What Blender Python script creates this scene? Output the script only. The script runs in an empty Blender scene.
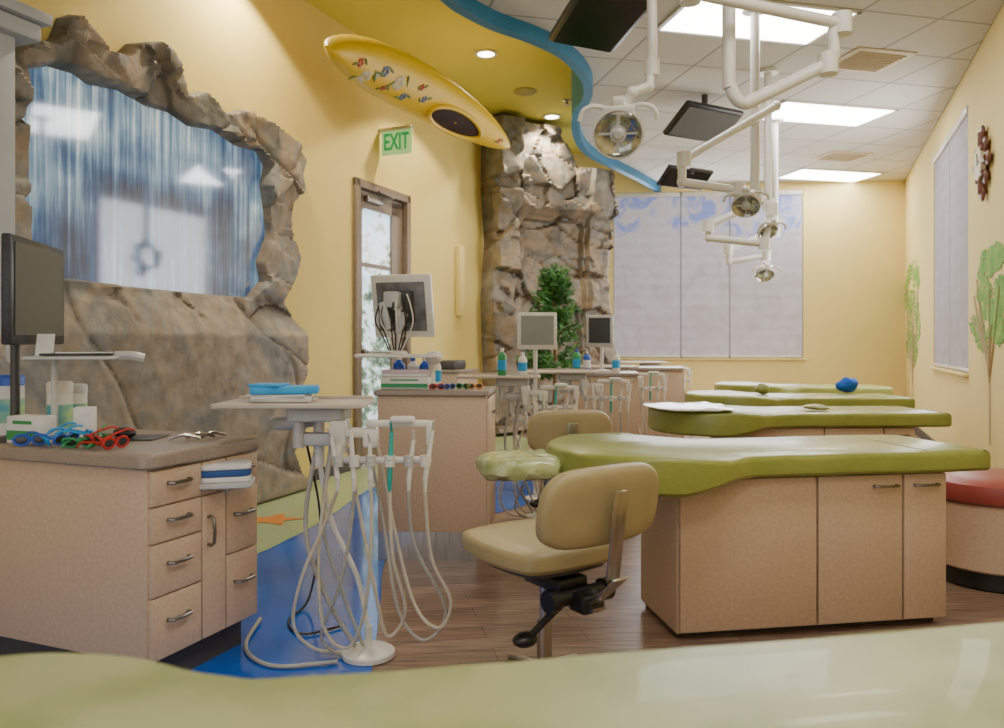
import bpy,bmesh,math,random
from mathutils import Vector,Matrix,noise
random.seed(4)
F=780.9;H=1.2;CX=502;CY=342
def at(px,py,Y): return Vector(((px-CX)*Y/F,Y,H-(py-CY)*Y/F))
def atz(px,py,z): return at(px,py,(H-z)*F/(py-CY))
COL=bpy.context.scene.collection
# ---------------------------------------------------------------- materials
def newmat(name):
    m=bpy.data.materials.new(name);m.use_nodes=True
    nt=m.node_tree;b=nt.nodes['Principled BSDF'];return m,nt,b
def pm(name,c1,c2=None,scale=20,rough=.5,metal=0,bump=0,bscale=None,emis=0,ecol=None,stretch=(1,1,1),detail=4,lo=.35,hi=.65,coat=0,trans=0,alpha=1,spec=.5):
    m,nt,b=newmat(name);N=nt.nodes;L=nt.links
    b.inputs['Roughness'].default_value=rough;b.inputs['Metallic'].default_value=metal
    b.inputs['Base Color'].default_value=(*c1,1);b.inputs['Coat Weight'].default_value=coat
    b.inputs['Transmission Weight'].default_value=trans;b.inputs['Alpha'].default_value=alpha
    b.inputs['Specular IOR Level'].default_value=spec
    tc=N.new('ShaderNodeTexCoord');mp=N.new('ShaderNodeMapping');mp.inputs['Scale'].default_value=stretch
    L.new(tc.outputs['Object'],mp.inputs['Vector'])
    nz=N.new('ShaderNodeTexNoise');nz.inputs['Scale'].default_value=scale;nz.inputs['Detail'].default_value=detail
    L.new(mp.outputs['Vector'],nz.inputs['Vector'])
    if c2 is None: c2=tuple(x*.93 for x in c1)
    r=N.new('ShaderNodeValToRGB');r.color_ramp.elements[0].position=lo;r.color_ramp.elements[1].position=hi
    r.color_ramp.elements[0].color=(*c1,1);r.color_ramp.elements[1].color=(*c2,1)
    L.new(nz.outputs['Fac'],r.inputs['Fac']);L.new(r.outputs['Color'],b.inputs['Base Color'])
    if emis:
        b.inputs['Emission Strength'].default_value=emis
        if ecol: b.inputs['Emission Color'].default_value=(*ecol,1)
        else: L.new(r.outputs['Color'],b.inputs['Emission Color'])
    if bump:
        n2=N.new('ShaderNodeTexNoise');n2.inputs['Scale'].default_value=bscale or scale;n2.inputs['Detail'].default_value=6
        L.new(mp.outputs['Vector'],n2.inputs['Vector'])
        bp=N.new('ShaderNodeBump');bp.inputs['Strength'].default_value=bump;bp.inputs['Distance'].default_value=.01
        L.new(n2.outputs['Fac'],bp.inputs['Height']);L.new(bp.outputs['Normal'],b.inputs['Normal'])
    return m
YEL=pm('yellow_wall_paint',(.80,.63,.21),(.78,.61,.20),3,.75,bump=.05,bscale=150)
YELR=pm('cream_wall_paint',(.87,.70,.28),(.85,.68,.27),3,.75,bump=.05,bscale=150)
YELC=pm('yellow_ceiling_paint',(.70,.62,.10),(.68,.60,.095),3,.8)
BLUEB=pm('blue_bulkhead_paint',(.02,.19,.38),(.018,.17,.34),4,.5)
LAM=pm('tan_laminate',(.63,.46,.33),(.57,.41,.29),70,.42,detail=6,lo=.4,hi=.6)
CTOP=pm('grey_brown_countertop',(.36,.29,.245),(.27,.215,.18),160,.3,detail=6)
KICK=pm('dark_grey_kick',(.07,.065,.065),None,20,.5)
GRN=pm('green_vinyl',(.295,.32,.07),(.24,.27,.052),6,.33,bump=.25,bscale=30,coat=.12,detail=6)
GRNL=pm('light_green_vinyl',(.47,.49,.24),(.35,.39,.15),4,.42,bump=.1,bscale=60,coat=.08,detail=8,lo=.42,hi=.58)
TAN=pm('tan_vinyl',(.43,.35,.18),(.38,.31,.16),8,.38,bump=.08,bscale=260)
RED=pm('red_vinyl',(.38,.07,.055),(.32,.06,.05),8,.35)
CHR=pm('brushed_metal',(.55,.53,.5),(.42,.4,.38),60,.28,1,stretch=(1,1,.1))
NICK=pm('dark_nickel',(.30,.27,.24),None,60,.35,1)
BLK=pm('black_plastic',(.012,.012,.013),(.02,.02,.021),40,.35)
DGY=pm('dark_grey_plastic',(.06,.06,.065),None,30,.4)
WHT=pm('white_enamel',(.76,.73,.68),(.73,.70,.65),12,.3)
CRM=pm('cream_hose',(.64,.58,.47),(.58,.52,.42),20,.4)
GYH=pm('grey_hose',(.42,.41,.38),None,20,.4)
LGY=pm('light_grey_plastic',(.52,.52,.51),None,20,.4)
TRAY=pm('beige_tray',(.52,.44,.37),(.47,.40,.33),30,.35)
BLUP=pm('blue_plastic',(.02,.10,.55),None,20,.3)
CYA=pm('bright_blue_paper',(.02,.30,.72),(.03,.37,.78),20,.6)
GRP=pm('green_plastic',(.03,.30,.10),None,20,.3)
REP=pm('red_plastic',(.55,.02,.02),None,20,.3)
PUR=pm('purple_plastic',(.10,.03,.25),None,20,.35)
ORG=pm('orange_vinyl',(.75,.25,.04),None,20,.4)
TEALP=pm('teal_plastic',(.02,.4,.35),None,20,.3)
PAPER=pm('white_paper',(.76,.75,.74),None,30,.7)
TOWEL=pm('blue_towel_cloth',(.01,.12,.6),(.01,.08,.45),60,.9,bump=.4)
DRK=pm('dark_interior',(.05,.015,.01),(.025,.01,.008),5,.8)
DOORB=pm('bronze_brown_frame',(.24,.18,.13),(.21,.155,.11),30,.4)
FRG=pm('grey_window_frame',(.45,.42,.42),None,20,.5)
GLS=pm('greenish_clear_plastic',(.55,.60,.30),(.30,.35,.10),10,.12,bump=.9,bscale=40,coat=.7)
PLAST=pm('clear_wrap',(.7,.7,.6),(.38,.41,.16),24,.1,bump=.9,bscale=35,coat=.8)
LEAF=pm('leaf_green',(.02,.10,.015),(.06,.20,.03),6,.6)
TRUNK=pm('brown_trunk',(.18,.09,.04),None,20,.8)
MURG=pm('mural_leaf_green',(.33,.55,.08),(.12,.38,.04),7,.8)
MURB=pm('mural_trunk_brown',(.50,.36,.20),None,20,.8)
PILL=pm('light_grey_pillar',(.42,.44,.47),None,10,.6)
SCR=pm('dark_screen',(.03,.032,.035),(.045,.047,.05),2,.25)
SCRL=pm('lit_grey_screen',(.30,.33,.33),(.25,.28,.28),3,.3)
TVU=pm('black_glossy_screen',(.006,.008,.008),None,3,.15)
KAYM=pm('yellow_kayak_shell',(.92,.60,.008),(.88,.56,.008),3,.42,coat=.08)
LAMPG=pm('lamp_glass',(.60,.60,.56),(.25,.25,.23),16,.1,.75)
CANL=pm('can_light_bulb',(1,.85,.55),(1,.85,.55),2,.5,emis=16,ecol=(1,.88,.62))
PANEL=pm('ceiling_panel_diffuser',(1,1,1),(.97,.97,.97),2,.5,emis=15,ecol=(1,.99,.96))
EXG=pm('exit_green_letters',(.0,.30,.08),(.0,.27,.07),2,.4,emis=.25,ecol=(.0,.7,.18))
EXP=pm('exit_clear_panel',(.50,.85,.38),(.45,.80,.34),8,.1,emis=.4)
SAND=pm('green_sand_floor_inlay',(.34,.46,.24),(.42,.46,.26),5,.3)
BLUF=pm('blue_floor_inlay',(.003,.085,.50),(.004,.13,.62),3,.13,coat=.2)
def floor_mat():
    m,nt,b=newmat('brown_plank_floor');N=nt.nodes;L=nt.links
    tc=N.new('ShaderNodeTexCoord');mp=N.new('ShaderNodeMapping');mp.inputs['Rotation'].default_value=(0,0,math.radians(-12))
    L.new(tc.outputs['Object'],mp.inputs['Vector'])
    br=N.new('ShaderNodeTexBrick');br.offset=.4;br.inputs['Scale'].default_value=1;br.inputs['Brick Width'].default_value=1.0;br.inputs['Row Height'].default_value=.12
    br.inputs['Mortar Size'].default_value=.002;br.inputs['Color1'].default_value=(.22,.14,.105,1);br.inputs['Color2'].default_value=(.31,.205,.155,1);br.inputs['Mortar'].default_value=(.07,.045,.035,1)
    L.new(mp.outputs['Vector'],br.inputs['Vector'])
    m2=N.new('ShaderNodeMapping');m2.inputs['Scale'].default_value=(2,30,1);m2.inputs['Rotation'].default_value=(0,0,math.radians(-12));L.new(tc.outputs['Object'],m2.inputs['Vector'])
    nz=N.new('ShaderNodeTexNoise');nz.inputs['Scale'].default_value=2;nz.inputs['Detail'].default_value=8;L.new(m2.outputs['Vector'],nz.inputs['Vector'])
    r=N.new('ShaderNodeValToRGB');r.color_ramp.elements[0].position=.3;r.color_ramp.elements[1].position=.7;r.color_ramp.elements[0].color=(.42,.40,.38,1);r.color_ramp.elements[1].color=(1.3,1.3,1.3,1);L.new(nz.outputs['Fac'],r.inputs['Fac'])
    mx=N.new('ShaderNodeMix');mx.data_type='RGBA';mx.blend_type='MULTIPLY';mx.inputs[0].default_value=1
    L.new(br.outputs['Color'],mx.inputs[6]);L.new(r.outputs['Color'],mx.inputs[7]);L.new(mx.outputs[2],b.inputs['Base Color'])
    b.inputs['Roughness'].default_value=.3
    return m
FLOORM=floor_mat()
E1=Vector((.974,.227));E1.normalize();ANG=math.atan2(E1.y,E1.x);E2=Vector((-E1.y,E1.x));MOD=.66
L2C=Vector((3.37,8.2))
def tile_mat():
    m,nt,b=newmat('acoustic_tile_ceiling');N=nt.nodes;L=nt.links
    tc=N.new('ShaderNodeTexCoord')
    o=L2C-E1*MOD-E2*MOD*.5
    s=N.new('ShaderNodeVectorMath');s.operation='SUBTRACT';s.inputs[1].default_value=(o.x,o.y,0);L.new(tc.outputs['Object'],s.inputs[0])
    mp=N.new('ShaderNodeMapping');mp.inputs['Rotation'].default_value=(0,0,-ANG);L.new(s.outputs[0],mp.inputs['Vector'])
    br=N.new('ShaderNodeTexBrick');br.offset=0;br.inputs['Scale'].default_value=1;br.inputs['Brick Width'].default_value=MOD;br.inputs['Row Height'].default_value=MOD
    br.inputs['Mortar Size'].default_value=.012;br.inputs['Mortar Smooth'].default_value=0
    br.inputs['Color1'].default_value=(.64,.61,.56,1);br.inputs['Color2'].default_value=(.60,.57,.52,1);br.inputs['Mortar'].default_value=(.36,.34,.30,1)
    L.new(mp.outputs['Vector'],br.inputs['Vector'])
    nz=N.new('ShaderNodeTexNoise');nz.inputs['Scale'].default_value=120;L.new(tc.outputs['Object'],nz.inputs['Vector'])
    r=N.new('ShaderNodeValToRGB');r.color_ramp.elements[0].color=(.82,.82,.82,1);r.color_ramp.elements[0].position=.3;r.color_ramp.elements[1].position=.5;L.new(nz.outputs['Fac'],r.inputs['Fac'])
    mx=N.new('ShaderNodeMix');mx.data_type='RGBA';mx.blend_type='MULTIPLY';mx.inputs[0].default_value=1
    L.new(br.outputs['Color'],mx.inputs[6]);L.new(r.outputs['Color'],mx.inputs[7]);L.new(mx.outputs[2],b.inputs['Base Color'])
    b.inputs['Roughness'].default_value=.9
    return m
TILEM=tile_mat()
def rock_mat(name,k,warm,sc,bd):
    m,nt,b=newmat(name);N=nt.nodes;L=nt.links
    def c(r,g,bb):return (r*k*(1+warm*.12),g*k,bb*k*(1-warm*.12),1)
    tc=N.new('ShaderNodeTexCoord')
    nz=N.new('ShaderNodeTexNoise');nz.inputs['Scale'].default_value=sc;nz.inputs['Detail'].default_value=9;nz.inputs['Roughness'].default_value=.62;nz.inputs['Distortion'].default_value=.6;L.new(tc.outputs['Object'],nz.inputs['Vector'])
    r=N.new('ShaderNodeValToRGB');e=r.color_ramp.elements
    e[0].position=.3;e[0].color=c(.15,.15,.145);e[1].position=.74;e[1].color=c(.46,.45,.42)
    x=e.new(.42);x.color=c(.26,.255,.24);x=e.new(.50);x.color=c(.38,.30,.22);x=e.new(.56);x.color=c(.29,.29,.285);x=e.new(.66);x.color=c(.37,.365,.35)
    L.new(nz.outputs['Fac'],r.inputs['Fac'])
    n3=N.new('ShaderNodeTexNoise');n3.inputs['Scale'].default_value=9;n3.inputs['Detail'].default_value=8;L.new(tc.outputs['Object'],n3.inputs['Vector'])
    r3=N.new('ShaderNodeValToRGB');r3.color_ramp.elements[0].position=.35;r3.color_ramp.elements[0].color=(.68,.68,.68,1);r3.color_ramp.elements[1].position=.62;L.new(n3.outputs['Fac'],r3.inputs['Fac'])
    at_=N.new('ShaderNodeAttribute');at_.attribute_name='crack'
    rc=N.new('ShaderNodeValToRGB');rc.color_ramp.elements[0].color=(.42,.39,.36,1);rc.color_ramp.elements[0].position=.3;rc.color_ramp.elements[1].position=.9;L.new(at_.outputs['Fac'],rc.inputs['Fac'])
    mx=N.new('ShaderNodeMix');mx.data_type='RGBA';mx.blend_type='MULTIPLY';mx.inputs[0].default_value=1
    L.new(r.outputs['Color'],mx.inputs[6]);L.new(r3.outputs['Color'],mx.inputs[7])
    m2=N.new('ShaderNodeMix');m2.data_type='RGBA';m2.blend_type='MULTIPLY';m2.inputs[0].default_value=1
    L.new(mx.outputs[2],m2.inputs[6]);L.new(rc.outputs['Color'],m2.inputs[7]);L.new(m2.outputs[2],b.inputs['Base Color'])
    n2=N.new('ShaderNodeTexNoise');n2.inputs['Scale'].default_value=7;n2.inputs['Detail'].default_value=9;L.new(tc.outputs['Object'],n2.inputs['Vector'])
    bp=N.new('ShaderNodeBump');bp.inputs['Strength'].default_value=.6;bp.inputs['Distance'].default_value=bd
    L.new(n2.outputs['Fac'],bp.inputs['Height']);L.new(bp.outputs['Normal'],b.inputs['Normal'])
    b.inputs['Roughness'].default_value=.6
    return m
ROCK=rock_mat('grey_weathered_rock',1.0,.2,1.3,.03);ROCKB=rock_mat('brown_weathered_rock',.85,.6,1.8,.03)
def water_mat():
    m,nt,b=newmat('streaming_water_glass');N=nt.nodes;L=nt.links
    tc=N.new('ShaderNodeTexCoord');mp=N.new('ShaderNodeMapping');mp.inputs['Scale'].default_value=(14,1,.5);L.new(tc.outputs['Object'],mp.inputs['Vector'])
    nz=N.new('ShaderNodeTexNoise');nz.inputs['Scale'].default_value=1.6;nz.inputs['Detail'].default_value=10;nz.inputs['Roughness'].default_value=.66;nz.inputs['Distortion'].default_value=.4;L.new(mp.outputs['Vector'],nz.inputs['Vector'])
    lo=N.new('ShaderNodeTexNoise');lo.inputs['Scale'].default_value=1.7;lo.inputs['Detail'].default_value=3;L.new(tc.outputs['Object'],lo.inputs['Vector'])
    r=N.new('ShaderNodeValToRGB');e=r.color_ramp.elements
    e[0].position=.34;e[0].color=(.02,.045,.12,1);e[1].position=.84;e[1].color=(.80,.90,.94,1)
    x=e.new(.50);x.color=(.06,.13,.27,1);x=e.new(.64);x.color=(.22,.36,.50,1)
    sp=N.new('ShaderNodeSeparateXYZ');L.new(tc.outputs['Object'],sp.inputs[0])
    mr=N.new('ShaderNodeMapRange');mr.inputs[1].default_value=1.5;mr.inputs[2].default_value=2.7;mr.inputs[3].default_value=-.10;mr.inputs[4].default_value=.17;L.new(sp.outputs['Z'],mr.inputs[0])
    ad=N.new('ShaderNodeMath');ad.operation='ADD';L.new(nz.outputs['Fac'],ad.inputs[0]);L.new(mr.outputs[0],ad.inputs[1])
    l2=N.new('ShaderNodeMapRange');l2.inputs[1].default_value=.35;l2.inputs[2].default_value=.65;l2.inputs[3].default_value=-.16;l2.inputs[4].default_value=.12;L.new(lo.outputs['Fac'],l2.inputs[0])
    a2=N.new('ShaderNodeMath');a2.operation='ADD';L.new(ad.outputs[0],a2.inputs[0]);L.new(l2.outputs[0],a2.inputs[1]);L.new(a2.outputs[0],r.inputs['Fac'])
    L.new(r.outputs['Color'],b.inputs['Base Color']);L.new(r.outputs['Color'],b.inputs['Emission Color']);b.inputs['Emission Strength'].default_value=.55
    b.inputs['Roughness'].default_value=.07;b.inputs['Specular IOR Level'].default_value=1.0;b.inputs['Coat Weight'].default_value=.5;b.inputs['Coat Roughness'].default_value=.05
    return m
WATER=water_mat()
def shade_mat(name,es,amt):
    m,nt,b=newmat(name);N=nt.nodes;L=nt.links
    tc=N.new('ShaderNodeTexCoord')
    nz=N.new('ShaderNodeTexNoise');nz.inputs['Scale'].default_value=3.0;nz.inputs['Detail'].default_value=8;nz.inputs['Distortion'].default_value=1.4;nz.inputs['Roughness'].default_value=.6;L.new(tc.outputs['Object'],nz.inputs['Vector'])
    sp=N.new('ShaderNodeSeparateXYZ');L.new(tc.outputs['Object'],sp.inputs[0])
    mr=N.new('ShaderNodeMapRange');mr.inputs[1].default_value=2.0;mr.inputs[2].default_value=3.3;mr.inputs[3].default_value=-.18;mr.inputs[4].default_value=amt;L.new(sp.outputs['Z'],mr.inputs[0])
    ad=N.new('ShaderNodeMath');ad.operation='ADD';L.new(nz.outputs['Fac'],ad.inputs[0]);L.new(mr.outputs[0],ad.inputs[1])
    r=N.new('ShaderNodeValToRGB');e=r.color_ramp.elements;e[0].position=.52;e[0].color=(.47,.44,.48,1);e[1].position=.66;e[1].color=(.20,.26,.58,1)  # blue ramp end paints tree shadows into the upper fabric colour
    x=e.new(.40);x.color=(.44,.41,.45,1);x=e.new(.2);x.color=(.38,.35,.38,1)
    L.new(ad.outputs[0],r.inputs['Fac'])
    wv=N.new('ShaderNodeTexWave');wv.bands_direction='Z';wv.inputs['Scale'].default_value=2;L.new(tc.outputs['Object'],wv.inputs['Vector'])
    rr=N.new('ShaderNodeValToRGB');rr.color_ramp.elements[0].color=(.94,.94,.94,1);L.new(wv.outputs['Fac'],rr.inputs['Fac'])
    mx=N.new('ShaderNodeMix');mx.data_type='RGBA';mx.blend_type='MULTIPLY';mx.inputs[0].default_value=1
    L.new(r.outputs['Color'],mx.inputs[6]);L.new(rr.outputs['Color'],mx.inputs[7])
    L.new(mx.outputs[2],b.inputs['Base Color']);L.new(mx.outputs[2],b.inputs['Emission Color']);b.inputs['Emission Strength'].default_value=es  # emission imitates daylight showing through the cloth
    b.inputs['Roughness'].default_value=.8
    return m
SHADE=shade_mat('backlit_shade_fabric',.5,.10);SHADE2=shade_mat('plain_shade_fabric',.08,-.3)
def outdoor_mat():
    m,nt,b=newmat('outdoor_view_glass');N=nt.nodes;L=nt.links
    tc=N.new('ShaderNodeTexCoord');mp=N.new('ShaderNodeMapping');mp.inputs['Scale'].default_value=(1.6,1,2.4);L.new(tc.outputs['Object'],mp.inputs['Vector'])
    nz=N.new('ShaderNodeTexNoise');nz.inputs['Scale'].default_value=3;nz.inputs['Detail'].default_value=10;nz.inputs['Roughness'].default_value=.75;L.new(mp.outputs['Vector'],nz.inputs['Vector'])
    sp=N.new('ShaderNodeSeparateXYZ');L.new(tc.outputs['Object'],sp.inputs[0])
    mr=N.new('ShaderNodeMapRange');mr.inputs[1].default_value=.9;mr.inputs[2].default_value=2.6;mr.inputs[3].default_value=-.04;mr.inputs[4].default_value=.06;L.new(sp.outputs['Z'],mr.inputs[0])
    ad=N.new('ShaderNodeMath');ad.operation='ADD';L.new(nz.outputs['Fac'],ad.inputs[0]);L.new(mr.outputs[0],ad.inputs[1])
    r=N.new('ShaderNodeValToRGB');e=r.color_ramp.elements;e[0].position=.40;e[0].color=(.06,.10,.08,1);e[1].position=.60;e[1].color=(.50,.75,1,1)
    x=e.new(.47);x.color=(.22,.30,.22,1);x=e.new(.53);x.color=(.70,.78,.85,1)
    L.new(ad.outputs[0],r.inputs['Fac']);L.new(r.outputs['Color'],b.inputs['Base Color']);L.new(r.outputs['Color'],b.inputs['Emission Color']);b.inputs['Emission Strength'].default_value=1.5;b.inputs['Roughness'].default_value=.1
    return m
OUTD=outdoor_mat()
DAYG=pm('daylight_glass',(.6,.68,.85),None,3,.1,emis=1.0)
# ---------------------------------------------------------------- builder
def tag(o,label=None,cat=None,group=None,kind=None,category=None):
    cat=cat or category
    if label:o['label']=label
    if cat:o['category']=cat
    if group:o['group']=group
    if kind:o['kind']=kind
    return o
def thing(name,loc,rz=0,label=None,cat=None,group=None,kind=None):
    o=bpy.data.objects.new(name,None);o.location=loc;o.rotation_euler=(0,0,rz);o.empty_display_size=.1
    COL.objects.link(o);tag(o,label,cat,group,kind);return o
def catmull(pts,n=6,closed=False):
    pts=[Vector(p) for p in pts];out=[];N=len(pts)
    rng=range(N if closed else N-1)
    for i in rng:
        if closed:p0,p1,p2,p3=[pts[(i+k)%N] for k in(-1,0,1,2)]
        else:p0,p1,p2,p3=pts[max(i-1,0)],pts[i],pts[i+1],pts[min(i+2,N-1)]
        for k in range(n):
            t=k/n;out.append(.5*((2*p1)+(p2-p0)*t+(2*p0-5*p1+4*p2-p3)*t*t+(3*p1-p0-3*p2+p3)*t**3))
    if not closed:out.append(pts[-1])
    return out
def rrect(x0,y0,x1,y1,r,n=5):
    o=[]
    for cx,cy,a in((x1-r,y0+r,-90),(x1-r,y1-r,0),(x0+r,y1-r,90),(x0+r,y0+r,180)):
        for k in range(n+1):
            t=math.radians(a+90*k/n);o.append((cx+r*math.cos(t),cy+r*math.sin(t)))
    return o
class P:
    def __init__(s):s.bm=bmesh.new()
    def box(s,c,sz,rot=None,bev=0):
        b=bmesh.new();bmesh.ops.create_cube(b,size=1)
        bmesh.ops.scale(b,vec=Vector(sz),verts=b.verts)
        if bev:bmesh.ops.bevel(b,geom=b.edges[:],offset=bev,segments=2,affect='EDGES',profile=.5)
        M=Matrix.Translation(Vector(c))@(rot.to_4x4() if rot else Matrix())
        s.merge(b,M);return s
    def merge(s,b,M=Matrix()):
        b.transform(M);me=bpy.data.meshes.new('tmp');b.to_mesh(me);b.free();s.bm.from_mesh(me);bpy.data.meshes.remove(me)
    def cyl(s,p0,p1,r,r2=None,n=16):
        p0=Vector(p0);p1=Vector(p1);d=p1-p0;b=bmesh.new()
        bmesh.ops.create_cone(b,cap_ends=True,segments=n,radius1=r,radius2=r if r2 is None else r2,depth=d.length)
        s.merge(b,Matrix.Translation((p0+p1)/2)@d.to_track_quat('Z','Y').to_matrix().to_4x4());return s
    def ball(s,c,sz,n=12,rot=None):
        b=bmesh.new();bmesh.ops.create_uvsphere(b,u_segments=n*2,v_segments=n,radius=1)
        bmesh.ops.scale(b,vec=Vector(sz) if hasattr(sz,'__len__') else Vector((sz,)*3),verts=b.verts)
        s.merge(b,Matrix.Translation(Vector(c))@(rot.to_4x4() if rot else Matrix()));return s
    def tube(s,pts,r,n=8,sm=5,closed=False):
        pts=catmull(pts,sm,closed) if sm else [Vector(p) for p in pts]
        rings=[];N=len(pts)
        prev=None
        for i,p in enumerate(pts):
            t=(pts[(i+1)%N]-pts[i-1]) if closed else (pts[min(i+1,N-1)]-pts[max(i-1,0)])
            if t.length<1e-9:t=Vector((0,0,1))
            t.normalize()
            if prev is None:
                a=t.orthogonal().normalized()
            else:
                a=prev-t*prev.dot(t)
                a=a.normalized() if a.length>1e-6 else t.orthogonal().normalized()
            prev=a;b=t.cross(a)
            rings.append([s.bm.verts.new(p+(a*math.cos(2*math.pi*k/n)+b*math.sin(2*math.pi*k/n))*r) for k in range(n)])
        for i in range(N if closed else N-1):
            A=rings[i];B=rings[(i+1)%N]
            for k in range(n):s.bm.faces.new((A[k],A[(k+1)%n],B[(k+1)%n],B[k]))
        if not closed:
            s.bm.faces.new(rings[0][::-1]);s.bm.faces.new(rings[-1])
        return s
    def pipe(s,pts,r,n=10):
        for a,b in zip(pts,pts[1:]):s.cyl(a,b,r,n=n)
        for a in pts[1:-1]:s.ball(a,(r*1.25,)*3,6)
        return s
    def prism(s,out,z0,z1,bev=.01,M=None,dome=0):
        out=[Vector((p[0],p[1])) for p in out];N=len(out)
        area=sum(out[i].x*out[(i+1)%N].y-out[(i+1)%N].x*out[i].y for i in range(N))
        if area<0:out=out[::-1]
        nr=[]
        for i in range(N):
            t=out[(i+1)%N]-out[i-1];t.normalize();nr.append(Vector((t.y,-t.x)))
        prof=[(z0,bev*.6),(z0+bev*.6,0),(z1-bev,0),(z1-bev*.6,bev*.12),(z1-bev*.25,bev*.45),(z1,bev)]
        b=bmesh.new();rings=[]
        for z,ins in prof:
            rings.append([b.verts.new((out[i].x-nr[i].x*ins,out[i].y-nr[i].y*ins,z)) for i in range(N)])
        if dome:
            c=sum(out,Vector((0,0)))/N
            for f,zz in((.7,.6),(.4,.9),(.12,1)):
                rings.append([b.verts.new((c.x+(v.co.x-c.x)*f,c.y+(v.co.y-c.y)*f,z1+dome*zz)) for v in rings[5]])
        for A,B in zip(rings,rings[1:]):
            for i in range(N):b.faces.new((A[i],A[(i+1)%N],B[(i+1)%N],B[i]))
        b.faces.new(rings[0][::-1]);b.faces.new(rings[-1])
        s.merge(b,M or Matrix());return s
    def lathe(s,prof,c=(0,0,0),n=20,M=None):
        b=bmesh.new();rings=[]
        for r,z in prof:
            rings.append([b.verts.new((r*math.cos(2*math.pi*k/n),r*math.sin(2*math.pi*k/n),z)) for k in range(n)])
        for A,B in zip(rings,rings[1:]):
            for i in range(n):b.faces.new((A[i],A[(i+1)%n],B[(i+1)%n],B[i]))
        b.faces.new(rings[0][::-1]);b.faces.new(rings[-1])
        s.merge(b,Matrix.Translation(Vector(c))@(M or Matrix()));return s
    def poly(s,pts):
        s.bm.faces.new([s.bm.verts.new(p) for p in pts]);return s
    def obj(s,name,mat,parent=None,world=False,smooth=True,ang=38,**kw):
        if world and parent:
            par=parent
            while par.parent:par=par.parent
            bmesh.ops.translate(s.bm,vec=-Vector(par.location),verts=s.bm.verts)
        bmesh.ops.recalc_face_normals(s.bm,faces=s.bm.faces)
        me=bpy.data.meshes.new(name);s.bm.to_mesh(me);s.bm.free();me.materials.append(mat)
        if smooth:
            me.shade_smooth()
            try:me.set_sharp_from_angle(angle=math.radians(ang))
            except Exception:pass
        o=bpy.data.objects.new(name,me);COL.objects.link(o)
        if parent:o.parent=parent
        tag(o,**kw);return o
RX=lambda a:Matrix.Rotation(math.radians(a),3,'X')
RY=lambda a:Matrix.Rotation(math.radians(a),3,'Y')
RZ=lambda a:Matrix.Rotation(math.radians(a),3,'Z')
# ---------------------------------------------------------------- room
SL=.401;WA=math.atan2(1,SL);U=Vector((math.cos(WA),math.sin(WA)));NN=Vector((U.y,-U.x))
LP=Vector((-4.33,0));RP=Vector((1.34,0))
def onleft(px,py,off=0):
    a=(px-CX)/F;b=(CY-py)/F;t=NN.dot(LP+NN*off)/NN.dot(Vector((a,1)))
    return ((Vector((a*t,t))-LP).dot(U),H+b*t)
def onright(px,py,off=0):
    a=(px-CX)/F;b=(CY-py)/F;t=NN.dot(RP-NN*off)/NN.dot(Vector((a,1)))
    return ((Vector((a*t,t))-RP).dot(U),H+b*t)
def WL(s,z,off=0):p=LP+U*s+NN*off;return Vector((p.x,p.y,z))
def WR(s,z,off=0):p=RP+U*s-NN*off;return Vector((p.x,p.y,z))
def wall(name,loc,rz,s0,s1,z1,y0,y1,holes,mat):
    p=P();ym=(y0+y1)/2;yt=y1-y0
    def b(a,c,za,zb):
        if c-a>1e-4 and zb-za>1e-4:p.box(((a+c)/2,ym,(za+zb)/2),(c-a,yt,zb-za))
    cur=s0
    for (a,c,za,zb) in sorted(holes):
        b(cur,a,0,z1);b(a,c,0,za);b(a,c,zb,z1);cur=c
    b(cur,s1,0,z1)
    o=p.obj(name,mat,smooth=False,kind='structure');o.location=(loc[0],loc[1],0);o.rotation_euler=(0,0,rz);return o
ZH=4.1;ZT=3.6
dA=7.88;dB=8.945;dTop=2.746
wall('wall_left',LP,WA,-2,11.0,ZH,0,.15,[(dA,dB,0,dTop)],YEL)
rA=7.36;rB=9.52
wall('wall_right',RP,WA,-2,12.55,ZT+.1,-.15,0,[(rA,rB,.92,3.28)],YELR)
FA=math.atan2(-.4,4.28);FP=Vector((1.71,12.0));FU=Vector((math.cos(FA),math.sin(FA)));FN=Vector((FU.y,-FU.x))
def WF(s,z,off=0):p=FP+FU*s+FN*off;return Vector((p.x,p.y,z))
wall('wall_back',FP,FA,-2.3,4.5,ZH,0,.15,[(0,2.83,.95,3.49)],YELR)
P().poly([(-6,-2.2,0),(8,-2.2,0),(8,13,0),(-6,13,0)]).obj('floor',FLOORM,smooth=False,kind='structure')
P().poly([(-6,-2.2,ZH),(8,-2.2,ZH),(8,13,ZH),(-6,13,ZH)]).obj('ceiling',YELC,smooth=False,kind='structure')
curve=[(-2.75,4.72),(-2.0,4.85),(-1.4,4.92),(-.8,5.02),(-.464,5.18),(-.326,5.42),(-.088,5.73),(.215,6.0),(.47,6.32),(.68,6.81),(.76,7.32),(.72,7.98),(.80,8.77),(1.02,9.57),(1.426,10.3),(1.89,11.07),(2.35,11.93)]
cc=[(p.x,p.y) for p in catmull([(a,b,0) for a,b in curve],6)]
poly=[(a,b,ZT) for a,b in cc]+[(5.98,11.6,ZT),(RP.x+U.x*-2,U.y*-2,ZT),(LP.x+U.x*-2,U.y*-2,ZT)]
P().poly(poly).obj('ceiling_1',TILEM,smooth=False,kind='structure')
p=P()
v=[]
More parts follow.
